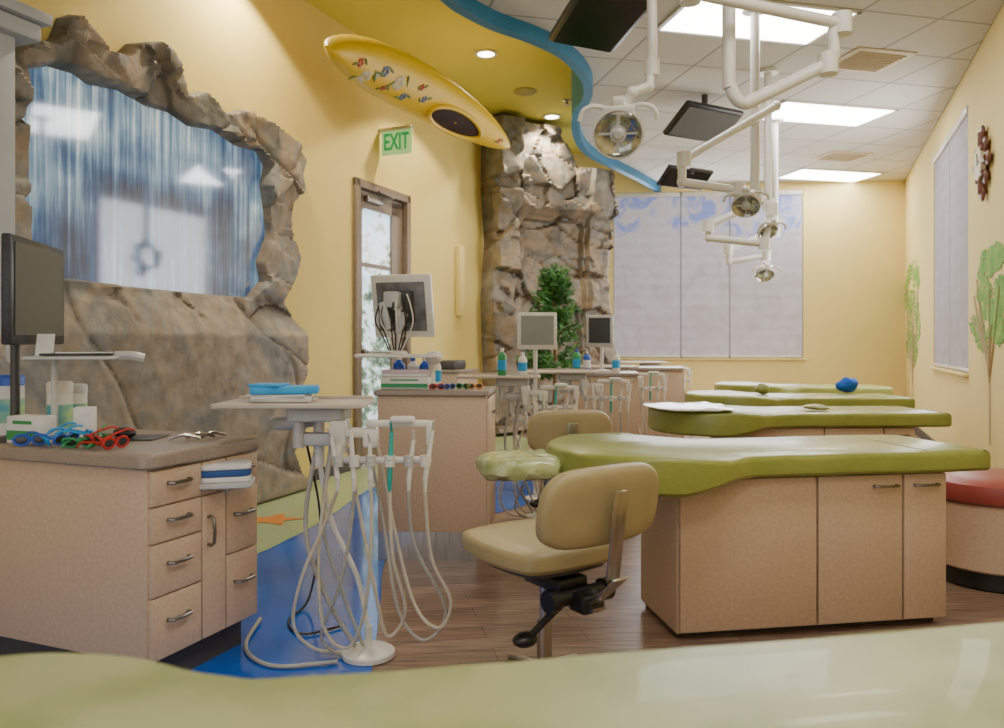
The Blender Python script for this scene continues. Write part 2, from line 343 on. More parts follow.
for i,(a,b) in enumerate(cc):
    q=Vector(cc[min(i+1,len(cc)-1)])-Vector(cc[max(i-1,0)]);q.normalize();n=Vector((q.y,-q.x))*.06
    v.append([p.bm.verts.new((a+n.x*k,b+n.y*k,z)) for k,z in((0,3.49),(0,ZH),(1.4,ZH),(1.4,3.49))])
for A,B in zip(v,v[1:]):
    for k in range(4):p.bm.faces.new((A[k],A[(k+1)%4],B[(k+1)%4],B[k]))
p.obj('trim_1',BLUEB,kind='structure')
def flatpoly(name,pts,z,mat,**kw):
    pts=catmull([(a,b,z) for a,b in pts],6,True)
    return P().poly([tuple(q) for q in pts]).obj(name,mat,smooth=False,**kw)
flatpoly('trim_2',[(-.35,1.0),(-.42,2.2),(-.48,2.9),(-.56,3.6),(-.64,4.4),(-.5,5.2),(-.05,5.45),(.22,5.9),(.25,6.8),(.1,7.6),(-.3,8.2),(-.8,7.5),(-1.1,6.3),(-1.2,5.4),(-1.3,4.8),(-1.5,4.3),(-2.4,4.0),(-2.7,3.4),(-2.2,1.5),(-1.3,.6)],.003,BLUF,kind='structure')
flatpoly('trim_3',[(-2.9,3.55),(-2.3,3.9),(-1.5,4.25),(-1.28,4.8),(-1.18,5.4),(-1.08,6.3),(-.78,7.5),(-.28,8.2),(.0,8.0),(.35,8.9),(.2,10.0),(-.35,9.9),(-1.2,7.75),(-2.0,5.75)],.005,SAND,kind='structure')
st=[]
for k in range(10):
    a=math.radians(36*k+10);r=.19 if k%2==0 else .08;st.append((-1.55+r*math.cos(a)*1.3,5.25+r*math.sin(a),.008))
P().poly(st).obj('trim_4',ORG,smooth=False,kind='structure')
o=P().box(((9.0+10.4)/2,-.01,.05),(1.4,.02,.1)).box(((7.2+7.86)/2,-.01,.05),(.6,.02,.1)).obj('baseboard_left',KICK,kind='structure');o.location=(LP.x,LP.y,0);o.rotation_euler=(0,0,WA)
o=P().box((5,.01,.05),(14,.02,.1)).obj('baseboard_right',KICK,kind='structure');o.location=(RP.x,RP.y,0);o.rotation_euler=(0,0,WA)
def wparts(root,s0,s1,z0,z1,splits,shade_group,sgn,lab,mat):
    f=P();fr=.05
    for a,b in((s0,s0+fr),(s1-fr,s1)):f.box(((a+b)/2,sgn*.07,(z0+z1)/2),(fr,.08,z1-z0))
    for a,b in((z0,z0+fr),(z1-fr,z1)):f.box(((s0+s1)/2,sgn*.07,(a+b)/2),(s1-s0,.08,fr))
    for s in splits:f.box((s,sgn*.07,(z0+z1)/2),(.05,.08,z1-z0))
    f.box(((s0+s1)/2,sgn*.07,z0+(z1-z0)*.72),(s1-s0,.05,.05))
    f.obj('window_frame',FRG,root)
    P().box(((s0+s1)/2,sgn*.1,(z0+z1)/2),(s1-s0-.02,.01,z1-z0-.02)).obj('glass',DAYG,root)
    P().box(((s0+s1)/2,-sgn*.0,z0-.01),(s1-s0+.06,.09,.025),bev=.004).obj('sill',YELR,root)
    e=[s0]+list(splits)+[s1]
    for a,b in zip(e,e[1:]):
        t=thing('roller_shade',root.location,root.rotation_euler[2],lab,'window shade',shade_group)
        a2=a+.012;b2=b-.012
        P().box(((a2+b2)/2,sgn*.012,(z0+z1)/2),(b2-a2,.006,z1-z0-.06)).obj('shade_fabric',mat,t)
        P().box(((a2+b2)/2,sgn*.01,z1-.04),(b2-a2,.05,.07),bev=.01).obj('head_rail',WHT,t)
        P().box(((a2+b2)/2,sgn*.01,z0+.03),(b2-a2,.02,.03),bev=.006).obj('bottom_bar',WHT,t)
w=thing('window_1',(FP.x,FP.y,0),FA,kind='structure')
wparts(w,0,2.83,.95,3.49,[1.02,1.75],'shades on the end wall',1,'pale translucent roller shade lowered over a tall window',SHADE)
w=thing('window_2',(RP.x,RP.y,0),WA,kind='structure')
wparts(w,rA,rB,.92,3.28,[(rA+rB)/2],'shades on the side wall',-1,'pale closed roller shade in a recessed side window',SHADE2)
# ---- door
d=thing('door_1',(LP.x,LP.y,0),WA,kind='structure')
f=P()
f.box((dA+.04,.06,dTop/2),(.08,.2,dTop),bev=.006).box((dB-.04,.06,dTop/2),(.08,.2,dTop),bev=.006).box(((dA+dB)/2,.06,dTop-.04),(dB-dA,.2,.08),bev=.006)
f.obj('door_frame',DOORB,d)
lf=P();a=dA+.09;b=dB-.09
lf.box((a+.05,.04,(dTop-.1)/2),(.1,.045,dTop-.12)).box((b-.11,.04,(dTop-.1)/2),(.22,.045,dTop-.12)).box(((a+b)/2,.04,dTop-.17),(b-a,.045,.16)).box(((a+b)/2,.04,.15),(b-a,.045,.26)).box(((a+b)/2,.04,1.95),(b-a-.1,.03,.04))
lf.obj('door_leaf',DOORB,d)
P().box(((a+b)/2-.05,.045,dTop/2),(b-a-.2,.01,dTop-.4)).obj('door_glass',OUTD,d)
P().box((a+.28,-.01,dTop-.16),(.3,.05,.06),bev=.01).tube([(a+.4,-.03,dTop-.13),(a+.55,-.07,dTop-.1),(a+.3,-.05,dTop-.07)],.01).obj('door_closer',NICK,d)
P().cyl((a+.1,-.04,1.1),(b-.15,-.04,1.1),.018).box((a+.08,0,1.1),(.04,.07,.06)).box((b-.14,0,1.1),(.04,.07,.06)).obj('push_bar',CHR,d)
q=WL(4.38,0,.12)
t=thing('grey_pillar',(q.x,q.y,0),WA,'pale grey square pilaster with a moulded cap','pillar')
P().box((-.1,0,1.38),(.22,.22,2.76),bev=.01).obj('shaft',PILL,t)
P().box((-.1,0,2.8),(.42,.34,.09),bev=.015).box((-.1,0,2.88),(.5,.4,.06),bev=.01).obj('cap',PILL,t)
# ---- rock sheets
def segd(p,a,b):
    ab=b-a;t=max(0,min(1,(p-a).dot(ab)/max(ab.length_squared,1e-12)));q=a+ab*t;return (p-q).length,q
def near(p,poly):
    best=(1e9,None)
    for i in range(len(poly)):
        r=segd(p,poly[i],poly[(i+1)%len(poly)])
        if r[0]<best[0]:best=r
    return best
def inside(p,poly):
    c=False;j=len(poly)-1
    for i in range(len(poly)):
        a=poly[i];b=poly[j]
        if (a.y>p.y)!=(b.y>p.y) and p.x<(b.x-a.x)*(p.y-a.y)/(b.y-a.y)+a.x:c=not c
        j=i
    return c
def rocksheet(name,T,outer,hole,step,fn,mat,**kw):
    outer=[Vector(p) for p in outer];hole=[Vector(p) for p in hole] if hole else None
    x0=min(p.x for p in outer)-step;x1=max(p.x for p in outer)+step;y0=min(p.y for p in outer)-step;y1=max(p.y for p in outer)+step
    nx=int((x1-x0)/step)+2;ny=int((y1-y0)/step)+2
    G={};INS={};pr=P();CL=pr.bm.verts.layers.float.new('crack')
    for i in range(nx):
        for j in range(ny):
            p=Vector((x0+i*step,y0+j*step))
            ins=inside(p,outer) and not(hole and inside(p,hole))
            d,q=near(p,outer)
            if hole:
                d2,q2=near(p,hole)
                if d2<d:d,q=d2,q2
            if ins:
                INS[i,j]=1
                if d<step*.45:p=q;d=0
                h,c=fn(p.x,p.y,d)
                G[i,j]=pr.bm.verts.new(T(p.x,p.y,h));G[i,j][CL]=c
            elif d<step*1.45:
                h,c=fn(q.x,q.y,0)
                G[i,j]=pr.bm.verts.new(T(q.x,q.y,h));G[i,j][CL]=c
    for i in range(nx-1):
        for j in range(ny-1):
            k=[(i,j),(i+1,j),(i+1,j+1),(i,j+1)]
            if all(c in G for c in k) and any(c in INS for c in k):
                pr.bm.faces.new([G[c] for c in k])
    return pr.obj(name,mat,ang=40,**kw)
def cells(x,y,sx,sy,seed,warp,cw,shear=0):
    wx=noise.noise(Vector((x*1.5,y*1.5,seed)))*warp;wy=noise.noise(Vector((x*1.5,y*1.5,seed+9)))*warp
    V=Vector(((x+wx+shear*y)*sx,(y+wy)*sy,seed))
    dd,pp=noise.voronoi(V)
    q=pp[0];tilt=(V-q).dot(Vector((noise.noise(q*3.1),noise.noise(q*5.7),0)))
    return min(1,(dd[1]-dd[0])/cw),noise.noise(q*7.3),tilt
pts=[(-30,60),(15,50),(37,38),(50,42),(58,36),(66,16),(80,12),(92,28),(106,50),(122,54),(135,42),(158,40),(168,52),(184,76),(188,94),(208,90),(220,102),(226,112),(250,108),(278,126),(296,142),(306,160),(300,176),(303,190),(292,205),(297,240),(304,262),(294,285),(286,300),(299,330),(300,360),(288,395),(300,420),(284,450)]
outer=[onleft(a,b,.08) for a,b in pts];outer+=[(onleft(302,400,.1)[0],0.0),(onleft(-30,400,.1)[0],0.0)]
hp=[(23,70),(50,66),(75,73),(90,84),(120,90),(148,106),(170,112),(190,126),(215,130),(238,146),(258,151),(266,166),(262,185),(265,205),(268,235),(258,262),(262,280),(248,297),(200,293),(130,286),(80,279),(23,272)]
hole=[onleft(a,b,.04) for a,b in hp]
def surf(x,y,d):
    c1,h1,t1=cells(x,y,.75,.8,4.9,.3,.05,.5)
    c2,h2,t2=cells(x,y,1.7,2.4,6.1,.12,.05,.4)
    c3,h3,t3=cells(x,y,4.5,5.5,1.7,.08,.08,.3)
    up=max(0,min(1,(y-1.25)/.25))
    e=min(1,d/.02)**.5
    h=.10+.025*h1+.07*t1+.12*(1-up)+.06*noise.noise(Vector((x*1.1,y*1.1,4)))
    h+=up*(.05*h2+.14*t2+.03*h3+.04*t3)-.015*(1-c1)-.012*up*(1-c2)
    h+=.012*noise.fractal(Vector((x*3,y*3,2.2)),1,2,5)
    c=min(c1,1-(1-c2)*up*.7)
    return max(h,.035)*e+.002,.3+.7*c
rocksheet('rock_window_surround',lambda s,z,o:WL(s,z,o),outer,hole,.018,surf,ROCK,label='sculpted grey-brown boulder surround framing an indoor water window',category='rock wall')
hc=[Vector(h) for h in hole];cen=sum(hc,Vector((0,0)))/len(hc)
pp_=[cen+(h-cen)*1.04 for h in hc]
o=P().poly([(q.x,-.012,q.y) for q in pp_]).obj('water_window',WATER,smooth=False,label='blue glass pane with water streaming down inside rock',category='water feature');o.location=(LP.x,LP.y,0);o.rotation_euler=(0,0,WA)
CO=Vector((-.27,10.15));CE=Vector((1.8,.9)).normalized();CNn=Vector((CE.y,-CE.x))
def WC(s,z,o):p=CO+CE*s+CNn*o;return Vector((p.x,p.y,z))
def colfn(x,y,d):
    c1,h1,t1=cells(x,y,1.9,2.3,8.1,.12,.05,.25)
    c2,h2,t2=cells(x,y,4.0,4.6,2.7,.1,.10,.2)
    e=min(1,d/.05)**.5
    h=.16+.16*h1+.22*t1+.05*h2+.07*t2-.03*(1-c1)-.006*(1-c2)
    if y>2.85:h+=.16*min(1,(y-2.85)/.12)
    if x<.42:h+=.16*min(1,(.42-x)/.06)
    if 1.5<x:h+=.08
    if .55<x<1.45 and y<2.8:h-=.08
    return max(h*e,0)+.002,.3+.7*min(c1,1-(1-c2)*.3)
outc=[(0,0),(1.95,0),(1.92,.8),(1.96,1.5),(1.9,2.3),(1.96,2.9),(1.88,3.2),(1.82,3.58),(1.4,3.6),(1.0,4.08),(0,4.08),(-.02,3.2),(.04,2.5),(-.03,1.7),(.02,.9)]
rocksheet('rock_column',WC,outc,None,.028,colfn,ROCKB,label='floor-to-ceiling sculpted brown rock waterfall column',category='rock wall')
# ---- ceiling panels, cans, vents
def ceil_pt(px,py,z):Y=(z-H)*F/(CY-py);return at(px,py,Y)
def panel(c,lbl='lit rectangular fluorescent troffer in the tile ceiling'):
    t=thing('ceiling_light',(c.x,c.y,ZT),ANG,lbl,'ceiling light','troffers in the tile ceiling')
    P().box((0,0,-.006),(MOD*2-.05,MOD-.05,.01)).obj('diffuser',PANEL,t)
    fr=P();w_=MOD;h_=MOD/2
    for sx in(-1,1):fr.box((sx*(w_-.015),0,-.008),(.03,MOD,.016))
    for sy in(-1,1):fr.box((0,sy*(h_-.015),-.008),(MOD*2,.03,.016))
    fr.obj('frame',WHT,t)
cs=[L2C,L2C+E1*MOD*3+E2*MOD*4,L2C-E1*MOD*3-E2*MOD*3,L2C-E1*MOD*5-E2*MOD*8,L2C-E1*MOD*8-E2*MOD*11+E1*MOD]
for c in cs:panel(c)
VC1=pm('vent_cream',(.68,.57,.42),None,10,.6);VC2=pm('vent_slat',(.50,.41,.29),None,10,.6)
def vent(px,py,w,h,lbl):
    c=ceil_pt(px,py,ZT);t=thing('air_vent',(c.x,c.y,ZT),ANG,lbl,'vent','air vents in the tile ceiling')
    P().box((0,0,-.006),(w,h,.012),bev=.003).obj('frame',VC1,t)
    s=P()
    for k in range(9):s.box((0,-h*.36+k*h*.09,-.016),(w*.8,.012,.012),rot=RX(35))
    s.obj('louvre',VC2,t,kind='stuff')
vent(868,60,.56,.5,'square cream air vent in the tile ceiling');vent(842,156,.6,.45,'cream louvred air vent near the end wall')
def can(px,py,xy=None):
    c=ceil_pt(px,py,ZH) if xy is None else Vector((xy[0],xy[1],ZH));t=thing('recessed_downlight',(c.x,c.y,ZH),0,'small lit recessed downlight in yellow ceiling','ceiling light','recessed downlights')
    P().lathe([(.11,0),(.12,-.004),(.12,-.014),(.085,-.016),(.085,0)]).obj('trim_ring',WHT,t)
    P().cyl((0,0,-.004),(0,0,-.012),.083).obj('bulb',CANL,t)
    l=bpy.data.lights.new('downlight_lamp','SPOT');l.energy=150;l.color=(1,.88,.64);l.spot_size=math.radians(120);l.shadow_soft_size=.08
    o=bpy.data.objects.new('downlight_lamp',l);o.location=(c.x,c.y,ZH-.05);COL.objects.link(o)
can(486,53);can(552,116);can(0,0,(-1.7,5.6))  # last can is an unseen one, added to brighten the yellow ceiling
c=ceil_pt(525,91,ZH);P().lathe([(.13,0),(.14,-.008),(.12,-.02),(.02,-.014)]).obj('ceiling_speaker',pm('speaker_grille',(.40,.35,.10),None,90,.7),label='round yellowish flush ceiling speaker',category='speaker').location=(c.x,c.y,ZH)
c=ceil_pt(567,100,ZH);P().lathe([(.05,0),(.05,-.01),(.015,-.02),(.015,-.05),(.035,-.055),(.03,-.06)]).obj('fire_sprinkler',CHR,label='small chrome fire sprinkler head in ceiling',category='sprinkler').location=(c.x,c.y,ZH)
# ---- exit sign
s0,_=onleft(380,140);q=WL(s0,2.2+1.1,0);Yq=q.y
zc=H+(CY-143)*(Yq-.05)/F
t=thing('exit_sign',(q.x,q.y,zc),math.atan2(NN.y,NN.x),'green-lettered clear EXIT sign projecting from the yellow wall','sign')
P().box((.19,0,0),(.34,.012,.24),bev=.004).obj('panel',EXP,t)
P().box((.18,0,.135),(.37,.05,.03),bev=.006).obj('housing',CHR,t)
cu=bpy.data.curves.new('exit_txt','FONT');cu.body='EXIT';cu.size=.23;cu.align_x='CENTER';cu.align_y='CENTER';cu.extrude=.003;cu.offset=.004;cu.space_character=1.0
ot=bpy.data.objects.new('exit_txt',cu);COL.objects.link(ot);bpy.context.view_layer.update()
me=bpy.data.meshes.new_from_object(ot.evaluated_get(bpy.context.evaluated_depsgraph_get()));bpy.data.objects.remove(ot)
me.materials.clear();me.materials.append(EXG);me.transform(Matrix.Translation((.19,-.012,0))@Matrix.Rotation(math.pi/2,4,'X')@Matrix.Diagonal((.60,1,1,1)))
o=bpy.data.objects.new('lettering',me);COL.objects.link(o);o.parent=t
# ---- kayak
k0=at(320,40,5.0);k1=at(502,140,7.8);kx=(k1-k0).normalized();kd=(Vector((NN.x,NN.y,0))*.70+Vector((0,0,-.72)));kd=(kd-kx*kd.dot(kx)).normalized();ky=kd.cross(kx)
Lk=(k1-k0).length
t=thing('kayak',(k0+k1)/2,0,'yellow kayak with painted flowers hung from the ceiling','kayak')
t.rotation_euler=Matrix((kx,ky,kd)).transposed().to_euler()
KW=.21
def kw(u):return KW*max(0,1-abs(u)**2.3)**.62
def kz(u):return -.10+.20*abs(u)**2
def rad(w):return (w/KW)**.75
b=P();rings=[]
nU=56;nA=28
for i in range(nU+1):
    u=-math.cos(math.pi*i/nU);uu=max(-.999,min(.999,u));wd=max(kw(uu),.014);r=[]
    for k in range(nA):
        a=2*math.pi*k/nA;y=math.cos(a);z=math.sin(a)
        y=y*wd
        z=(z*.15*rad(wd) if z>0 else z*.30*rad(wd))
        r.append(b.bm.verts.new((u*Lk/2,y,z+kz(u))))
    rings.append(r)
for A,B in zip(rings,rings[1:]):
    for k in range(nA):b.bm.faces.new((A[k],A[(k+1)%nA],B[(k+1)%nA],B[k]))
b.bm.faces.new(rings[0]);b.bm.faces.new(rings[-1][::-1])
b.obj('hull',KAYM,t)
ysg=-1 if ky.z>0 else 1
def zt(x,y):
    wd=kw(x/(Lk/2));return .15*rad(wd)*math.sqrt(max(0,1-(y/wd)**2))+kz(x/(Lk/2))
el=[]
for i in range(32):
    a=2*math.pi*i/32;X=.44+.44*math.cos(a);Yy=ysg*.05+.115*math.sin(a);el.append((X,Yy,zt(X,Yy)+.012))
P().tube(el,.02,8,2,True).obj('cockpit_rim',KAYM,t)
b=P();rings=[]
for f in(1,.75,.5,.25,.05):
    rings.append([b.bm.verts.new((.44+(q[0]-.44)*f,ysg*.05+(q[1]-ysg*.05)*f,zt(.44+(q[0]-.44)*f,ysg*.05+(q[1]-ysg*.05)*f)+.004)) for q in el])
for A,B in zip(rings,rings[1:]):
    for k in range(32):b.bm.faces.new((A[k],A[(k+1)%32],B[(k+1)%32],B[k]))
b.obj('cockpit_opening',DRK,t)
fl=[(P(),pm('flower_red',(.50,.07,.02),None,9,.5)),(P(),pm('flower_white',(.70,.62,.42),None,9,.5)),(P(),pm('flower_green',(.16,.24,.04),None,9,.5)),(P(),pm('flower_blue',(.10,.16,.25),None,9,.5))]
for i,(u,yy,s_) in enumerate(((-.80,.25,.7),(-.70,-.3,1.2),(-.58,.3,.9),(-.50,-.35,.6),(-.42,.1,1.3),(-.30,-.3,.8),(-.2,.35,.6),(-.62,0,.5),(-.12,0,.7),(.80,.1,.6))):
    x=u*Lk/2;y=yy*kw(u);k_=0 if i%3==0 else (1 if i%3==1 else 3)
    for kk in range(5):
        a=2*math.pi*kk/5+i*1.3;X=x+.032*s_*math.cos(a);Yy=y+.028*s_*math.sin(a);fl[k_][0].ball((X,Yy,zt(X,Yy)),(.026*s_,.022*s_,.006),5)
    ag=random.uniform(-60,60)
    fl[2][0].ball((x+.08*s_,y+.03*s_,zt(x+.08*s_,y+.03*s_)),(.05*s_,.012,.007),5,rot=RZ(ag)).ball((x-.07*s_,y-.03*s_,zt(x-.07*s_,y-.03*s_)),(.045*s_,.011,.007),5,rot=RZ(-ag))
for (pp,m) in fl:pp.obj('painted_flower',m,t,kind='stuff')
# ---- right wall: clock and tree murals
s,z=onright(987,163);t=thing('wall_clock',WR(s,z,.03),WA+math.pi,'ornate carved red-brown wall clock with round face','clock')
CLK=pm('clock_wood',(.20,.07,.04),(.13,.045,.03),20,.4)
p=P()
for k in range(8):
    a=math.pi/4*k;rr=.24 if k%2==0 else .18;p.ball((rr*math.cos(a)*.9,0,rr*math.sin(a)),(.06,.02,.06),6);p.cyl((0,0,0),(rr*math.cos(a)*.9,0,rr*math.sin(a)),.035)
p.obj('frame',CLK,t)
P().cyl((0,.0,0),(0,-.035,0),.13,n=28).obj('face',pm('clock_face',(.7,.6,.4),None,10,.5),t)
P().box((0,-.04,.03),(.012,.006,.09)).box((.03,-.04,0),(.08,.006,.012)).obj('hand',BLK,t)
def mural(pxc,y0,y1,yt,wpx,n,seed,lbl,asp):
    random.seed(seed)
    sa,z0=onright(pxc,y1);sm,zt=onright(pxc,y0);_,zl=onright(pxc,yt)
    s_l=onright(pxc-wpx,300)[0]-sa;s_r=onright(pxc+wpx,300)[0]-sa
    t=thing('tree_mural',(RP.x,RP.y,0),WA,lbl,'wall painting','trees painted on the side wall')
    p=P();p.box((sa,.002,(z0+zl)/2),(.05,.003,zl-z0))
    for k in range(8):
        a=random.uniform(-1,1)
        dx=(s_l if a<0 else s_r)*abs(a)
        p.tube([(sa,.003,z0+(zl-z0)*random.uniform(.4,.95)),(sa+dx*.4,.003,zl+.1),(sa+dx*.8,.003,zl+(zt-zl)*random.uniform(.2,.8))],.010,5,4)
    p.obj('trunk',MURB,t)
    p=P()
    blobs=[(random.uniform(-.8,.8),random.uniform(-.9,.9)) for _ in range(20)]
    for k in range(n):
        bx,bz=random.choice(blobs);u=random.uniform(0,2*math.pi);r=math.sqrt(random.random())*.36
        X=bx+math.cos(u)*r;Z=bz+math.sin(u)*r*.6
        if X*X+Z*Z>1.15:continue
        x=sa+abs(X)*(s_l if X<0 else s_r);zz=(zl+zt)/2+Z*(zt-zl)/2
        sz=random.uniform(.009,.020);m=[]
        for j in range(7):
            a=2*math.pi*j/7;m.append((x+asp*sz*math.cos(a)*random.uniform(.6,1.2),.004+k*1e-6,zz+sz*math.sin(a)*random.uniform(.6,1.2)))
        p.poly(m)
    p.obj('foliage',MURG,t,smooth=False)
mural(990,246,445,350,21,1900,3,'green leafy tree painted on the cream wall',3)
mural(913,262,402,362,8,1100,5,'tall slender green tree painted near the corner',4)
s,z=onleft(458,281);t=P().box((s,-.03,z),(.14,.06,.85),bev=.01).obj('wall_control_panel',YELR,label='narrow cream control cover on the yellow wall',category='wall panel');t.location=(LP.x,LP.y,0);t.rotation_euler=(0,0,WA)
# ---------------------------------------------------------------- benches
SEAM=pm('seam_green',(.20,.23,.07),None,5,.5)
def bench(ox,oy,rot,lbl,cush=GRN,head=False,L=1.38,seam=True,thick=1.0):
    t=thing('treatment_bench',(ox,oy,0),math.radians(rot),lbl,'dental bench','green treatment benches')
    P().box((.6,.235,.34),(1.2,.43,.63),bev=.004).obj('body',LAM,t)
    P().box((.6,.25,.0125),(1.16,.38,.025)).obj('kickboard',KICK,t)
    for a,b in((.006,.60),(.606,.99),(.996,1.196)):
        d_=P().box(((a+b)/2,.008,.34),(b-a-.004,.02,.61),bev=.003).obj('door',LAM,t)
        if a>.5:
            hx=(a+b)/2+(.11 if a<.9 else 0)
            P().tube([(hx-.05,-.002,.60),(hx-.045,-.028,.60),(hx+.045,-.028,.60),(hx+.05,-.002,.60)],.006,8,3).obj('handle',NICK,d_)
    out=catmull([(-.36,-.02,0),(-.2,-.13,0),(0,-.165,0),(.13,-.145,0),(.24,-.08,0),(.38,-.05,0),(.9,-.05,0),(L-.06,-.05,0),(L-.01,-.03,0),(L,.02,0),(L,.25,0),(L,.49,0),(L-.01,.54,0),(L-.06,.56,0),(.9,.56,0),(.36,.56,0),(.24,.59,0),(.1,.67,0),(-.05,.70,0),(-.25,.66,0),(-.38,.55,0),(-.45,.4,0),(-.46,.26,0),(-.43,.1,0)],5,True)
    c=P().prism([(p.x,p.y) for p in out],.656,.742,.022)
    for v_ in c.bm.verts:
        x=v_.co.x;k=max(0,min(1,(.18-x)/.22));edge=v_.co.y<-.03 or x<-.02
        if v_.co.z>.70:v_.co.z+=.020*k*thick
        elif edge:v_.co.z-=.045*k*thick
        v_.co.z+=.004*noise.noise(Vector((v_.co.x*7,v_.co.y*7,ox)))
    c.obj('cushion',cush,t)
    if seam:P().box((1.1,.255,.742),(.003,.54,.003)).obj('seam',SEAM,t)
    if head:
        o=catmull([(-.74,.14,0),(-.6,.11,0),(-.45,.14,0),(-.41,.27,0),(-.45,.42,0),(-.6,.45,0),(-.74,.40,0),(-.77,.27,0)],8,True)
        hp_=P().prism([(p.x,p.y) for p in o],.645,.725,.032,dome=.012)
        for v_ in hp_.bm.verts:v_.co+=Vector((noise.noise(v_.co*18),noise.noise(v_.co*18+Vector((5,0,0))),noise.noise(v_.co*18+Vector((0,7,0)))))*.014
        hp_.obj('headrest',GLS,t,label='plastic-wrapped small green headrest')
        P().box((-.46,.26,.63),(.35,.05,.02),bev=.004).obj('headrest_bracket',CHR,t)
    return t
bench(-.514,.473,10.7,'wide pale green vinyl treatment bench with broad smooth top',cush=GRNL,L=1.75,seam=False,thick=.3)
bench(.705,3.12,9.3,'green vinyl treatment bench over tan laminate cabinets',head=True)
bench(1.47,5.0,2,'green treatment bench with plastic-wrapped head end',L=1.42)
bench(2.05,6.45,-1,'green treatment bench with rolled pillow on top',L=1.34)
bench(2.72,8.0,-3,'green treatment bench by the end of the row',L=1.25)
o=catmull([(-.2,-.1,0),(.0,-.15,0),(.2,-.12,0),(.25,.3,0),(.1,.5,0),(-.2,.45,0),(-.3,.2,0)],5,True)
t=thing('plastic_cover',(1.25,5.0,0),math.radians(2),'crinkled clear plastic cover draped on bench head','plastic cover')
pc=P().prism([(p.x,p.y) for p in o],.767,.775,.004,dome=.01)
for v_ in pc.bm.verts:v_.co.z+=abs(noise.noise(v_.co*15))*.012
pc.obj('sheet',PLAST,t)
def cushionroll(px,py,Y,sz,mat,name,lbl,cat):
    q=at(px,py,Y);p=P();p.ball((0,0,sz[2]),sz,10)
    for v in p.bm.verts:
        v.co+=v.co.normalized()*noise.noise(v.co*14)*.03
        v.co.z=max(v.co.z,0)
    o=p.obj(name,mat,label=lbl,category=cat);o.location=(q.x,q.y,.747)
cushionroll(763,383,6.75,(.06,.10,.045),pm('olive_cloth',(.25,.26,.08),None,9,.7),'neck_pillow','small olive neck pillow lying on a bench','pillow')
cushionroll(847,383,7.0,(.10,.08,.065),TOWEL,'blue_towel','crumpled bright blue cloth on a green bench','towel')
cushionroll(818,400,5.2,(.09,.06,.02),GRNL,'bench_pad','small flat green pad on a bench','pad')
t=thing('strapped_glasses',at(549,480,3.24),0,'purple eyewear strap hanging from bench head','glasses')
P().tube([(0,0,.1),(.012,-.01,.05),(.0,-.01,-.02),(.01,0,-.09)],.006).ball((.01,0,-.07),(.012,.01,.02),6).obj('strap',PUR,t)
# ---------------------------------------------------------------- red drum stool
q=at(1012,590,3.75);t=thing('drum_stool',(q.x+.03,3.95,0),0,'round laminate drum seat with red vinyl cushion','stool')
P().lathe([(.27,.09),(.28,.1),(.28,.40),(.27,.41)],n=36).obj('drum',LAM,t)
P().lathe([(.25,0),(.26,.01),(.26,.09),(.25,.091)],n=36).obj('kick_ring',BLK,t)
P().lathe([(.27,.41),(.30,.43),(.31,.47),(.30,.51),(.26,.53),(.1,.537),(.01,.538)],n=36).obj('seat_cushion',RED,t)
# ---------------------------------------------------------------- stools
def stool(x,y,rot,lbl,sc=1.0):
    t=thing('operator_stool',(x,y,0),math.radians(rot),lbl,'stool','tan vinyl operator stools')
    o=catmull([(-.26,-.17,0),(-.22,-.215,0),(-.05,-.245,0),(.12,-.23,0),(.20,-.18,0),(.22,0,0),(.20,.18,0),(.12,.23,0),(-.05,.245,0),(-.22,.215,0),(-.26,.17,0),(-.28,0,0)],6,True)
    o=[p*sc for p in o]
    P().prism([(p.x,p.y) for p in o],.468,.538,.024,dome=.003).obj('seat',TAN,t)
    P().prism([(p.x*.8,p.y*.8) for p in o],.445,.472,.005).obj('seat_pan',DGY,t)
    o2=catmull([(-.19,-.105,0),(-.10,-.12,0),(.10,-.12,0),(.19,-.105,0),(.238,-.06,0),(.235,.06,0),(.19,.115,0),(.10,.13,0),(-.10,.13,0),(-.19,.115,0),(-.235,.06,0),(-.238,-.06,0)],6,True)
    M=Matrix.Translation((.31,0,.685))@Matrix.Rotation(math.radians(10),4,'Y')@Matrix(((0,0,1,0),(1,0,0,0),(0,1,0,0),(0,0,0,1)))
    b=P().prism([(p.x,p.y) for p in o2],-.03,.02,.02,M,dome=.003)
    for v_ in b.bm.verts:v_.co.x-=.35*v_.co.y**2
    b.obj('backrest',TAN,t)
    P().box((.360,0,.61),(.008,.055,.28),rot=RY(8),bev=.003).box((.305,0,.415),(.008,.055,.19),rot=RY(48),bev=.003).box((.16,0,.36),(.24,.055,.01)).obj('back_strap',CHR,t)
    P().box((.06,0,.405),(.2,.12,.05),bev=.01).cyl((.18,-.1,.38),(.18,.1,.38),.026).cyl((.18,-.13,.38),(.18,-.1,.38),.036).cyl((.18,.1,.38),(.18,.13,.38),.036).box((.22,0,.37),(.08,.09,.06),bev=.01).obj('tilt_mechanism',BLK,t)
    P().tube([(.17,-.04,.37),(.15,-.10,.32),(.125,-.15,.265)],.012).ball((.112,-.165,.25),(.035,.045,.024),8).obj('lever',BLK,t)
    P().cyl((0,0,.08),(0,0,.25),.026).cyl((0,0,.24),(0,0,.45),.016).obj('gas_column',CHR,t)
    p=P()
    for k in range(5):
        a=2*math.pi*k/5+.62;d_=Vector((math.cos(a),math.sin(a),0));p.tube([d_*.02+Vector((0,0,.085)),d_*.12+Vector((0,0,.07)),d_*.20+Vector((0,0,.055))],.013)
        c_=d_*.20;sd=Vector((-d_.y,d_.x,0));P().cyl(c_+Vector((0,0,.022))-sd*.016,c_+Vector((0,0,.022))+sd*.016,.022).obj('caster',BLK,t)
    p.obj('star_base',CHR,t)
    return t
